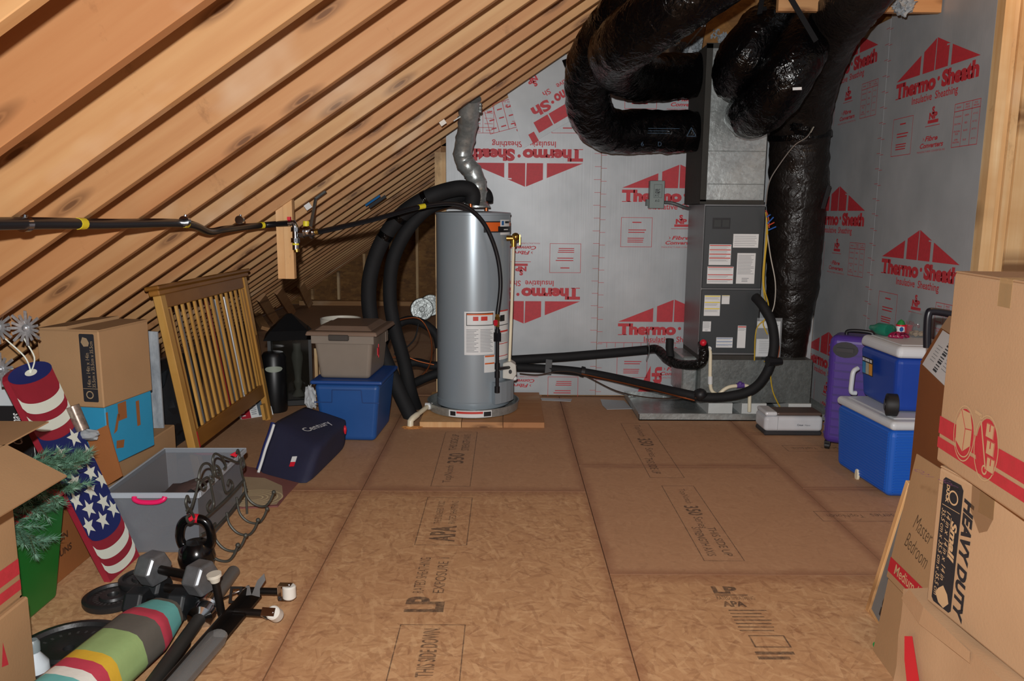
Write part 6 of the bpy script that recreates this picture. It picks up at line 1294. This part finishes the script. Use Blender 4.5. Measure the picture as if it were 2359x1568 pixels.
# curl bar
ba, bb_ = PZ(538, 1316, .028), PZ(340, 1590, .04); d = (bb_-ba).normalized(); BLn = (bb_-ba).length
t = thing('barbell', (ba+bb_)/2-V((0, 0, .03)), 'grey-sleeved barbell with chrome collar lying beside the umbrella', 'barbell')
q = MB(); q.cyl(ba, ba+d*.285, .026, n=20); obj('sleeve', q, mat('6a6661', .45, .3), t)
q = MB(); q.tube([ba+d*.27, ba+d*.275, ba+d*.318, ba+d*.322, ba+d*.34, ba+d*.345, ba+d*.385, ba+d*.395], [.03, .046, .046, .038, .038, .046, .046, .024], 22); obj('collar', q, M_CHROME, t)
q = MB(); q.cyl(ba+d*.38, bb_, .024, n=16); obj('bar', q, mat('3a3835', .5, .4), t)
q = MB(); e_ = ba+d*.24; q.tube(catmull([e_+RT*.03, e_+RT*.07+V((0, 0, .02)), e_+RT*.11+V((0, .02, .03)), e_+RT*.12+V((0, .05, .025))], 5), .004, 8); q.tube([ba+d*.33+RT*.03, ba+d*.33+RT*.13], .004, 8); obj('spring_clip', q, M_CHROME, t)
ta, tb = PZ(425, 1482, .022), PZ(318, 1630, .022); q = MB(); q.cyl(ta, tb, .022, n=16); q.sphere(ta, .022, 12); tag(obj('black_tube', q, mat('0c0c0d', .4)), 'black padded tube between the barbell and the bed frame', 'tube')
# folded steel bed frame with casters
t = thing('folded_bed_frame', PZ(520, 1470), 'folded black steel bed frame with white casters on the floor', 'bed frame')
fa, fb = PZ(588, 1372, .045), PZ(395, 1600, .045); d = (fb-fa).normalized(); sd = d.cross(V((0, 0, 1))).normalized()
if sd.x < 0: sd = -sd
q = MB(); q.bar(fa, fb, .05, .008); q.bar(fa-sd*.024+V((0, 0, .02)), fb-sd*.024+V((0, 0, .02)), .006, .045); obj('angle_rail', q, M_STEELB, t)
q = MB(); q.bar(fa-sd*.05+d*.12-V((0, 0, .015)), fb-sd*.05-V((0, 0, .015)), .035, .03); obj('inner_rail', q, mat('4a4642', .4, .5), t)
q = MB(); q.tube([fa+d*.30+V((0, 0, .012)), fa+d*.34+V((0, 0, .016)), fb+V((0, 0, .016))], [.03, .038, .038], 14, flat=.7, rf=lambda L, a, i: 1+.1*math.sin(a*7+L*30)); obj('plastic_wrap', q, glassy('shrink_wrap', '9c9c9a', .42, .07), t)
lgp = PZ(512, 1420, .03)
q = MB(); lt = PY(494, 1328, lgp.y-.01); q.cyl(lgp, lt, .014, n=14); pg = obj('leg_post', q, M_STEELB, t)
q = MB(); q.cyl(lt, lt+(lt-lgp).normalized()*.012, .026, n=18); q.cyl(lt-(lt-lgp).normalized()*.02, lt, .016, .022, n=18); obj('glide_cap', q, mat('cfcabb', .4, name='ivory_plastic'), pg)
for (a, b_, tl) in (((560, 1360), (640, 1362), 1), ((540, 1408), (606, 1412), -1)):
    pa_ = PZ(*a, .05); pb2_ = PZ(*b, .05) if False else PZ(b_[0], b_[1], .052); q = MB(); q.cyl(pa_, pb2_, .0135, n=12); q.bar(pa_-(pb2_-pa_)*.1, pa_+(pb2_-pa_)*.45, .045, .01); ar = obj('leg_socket', q, M_STEELB, t)
    dd = (pb2_-pa_).normalized(); c = pb2_+dd*.045; M = frame(c, dd.cross(V((0, 0, 1))).normalized(), dd) if False else None
    ax = V((0, 0, 1)) if tl > 0 else (dd.cross(V((0, 0, 1)))*.75+V((0, 0, .66))).normalized()
    q = MB(); ln_ = .026; q.tube([c-ax*ln_, c-ax*ln_*.8, c+ax*ln_*.8, c+ax*ln_], [.021, .0255, .0255, .021], 20); wh_ = obj('caster_wheel', q, mat('d8d6cd', .4, name='caster_white'), t)
    q = MB(); 
    for s_ in (-1, 1): q.bar(c+ax*s_*(ln_+.003)-dd*.04, c+ax*s_*(ln_+.003)+dd*.01, .03, .002, ax)
    q.bar(c-dd*.04-ax*ln_, c-dd*.04+ax*ln_, .03, .003, dd); q.cyl(c-ax*(ln_+.006), c+ax*(ln_+.006), .005, n=10); obj('caster_fork', q, M_CHROME, wh_)
hk0 = PZ(580, 1370, .06)
q = MB(); q.prism([(0, 0), (.02, .05), (.045, .075), (.05, .05), (.03, .02), (.03, -.01)], .006, frame(hk0, (1, .2, 0), (0, .45, .9))); q.prism([(-.03, 0), (-.02, .035), (-.008, .035), (0, 0)], .006, frame(hk0, (1, .2, 0), (0, .45, .9))); obj('rail_hook', q, M_STEELB, t)
q = MB(frame(hk0+V((-.05, -.01, 0)), (1, 0, 0), (0, .5, .85))); q.outline(-.03, -.025, .015, .035, .009); q.outline(-.03, -.025, .015, .035, .009, .006); obj('slot_bracket', q, M_STEELB, t)
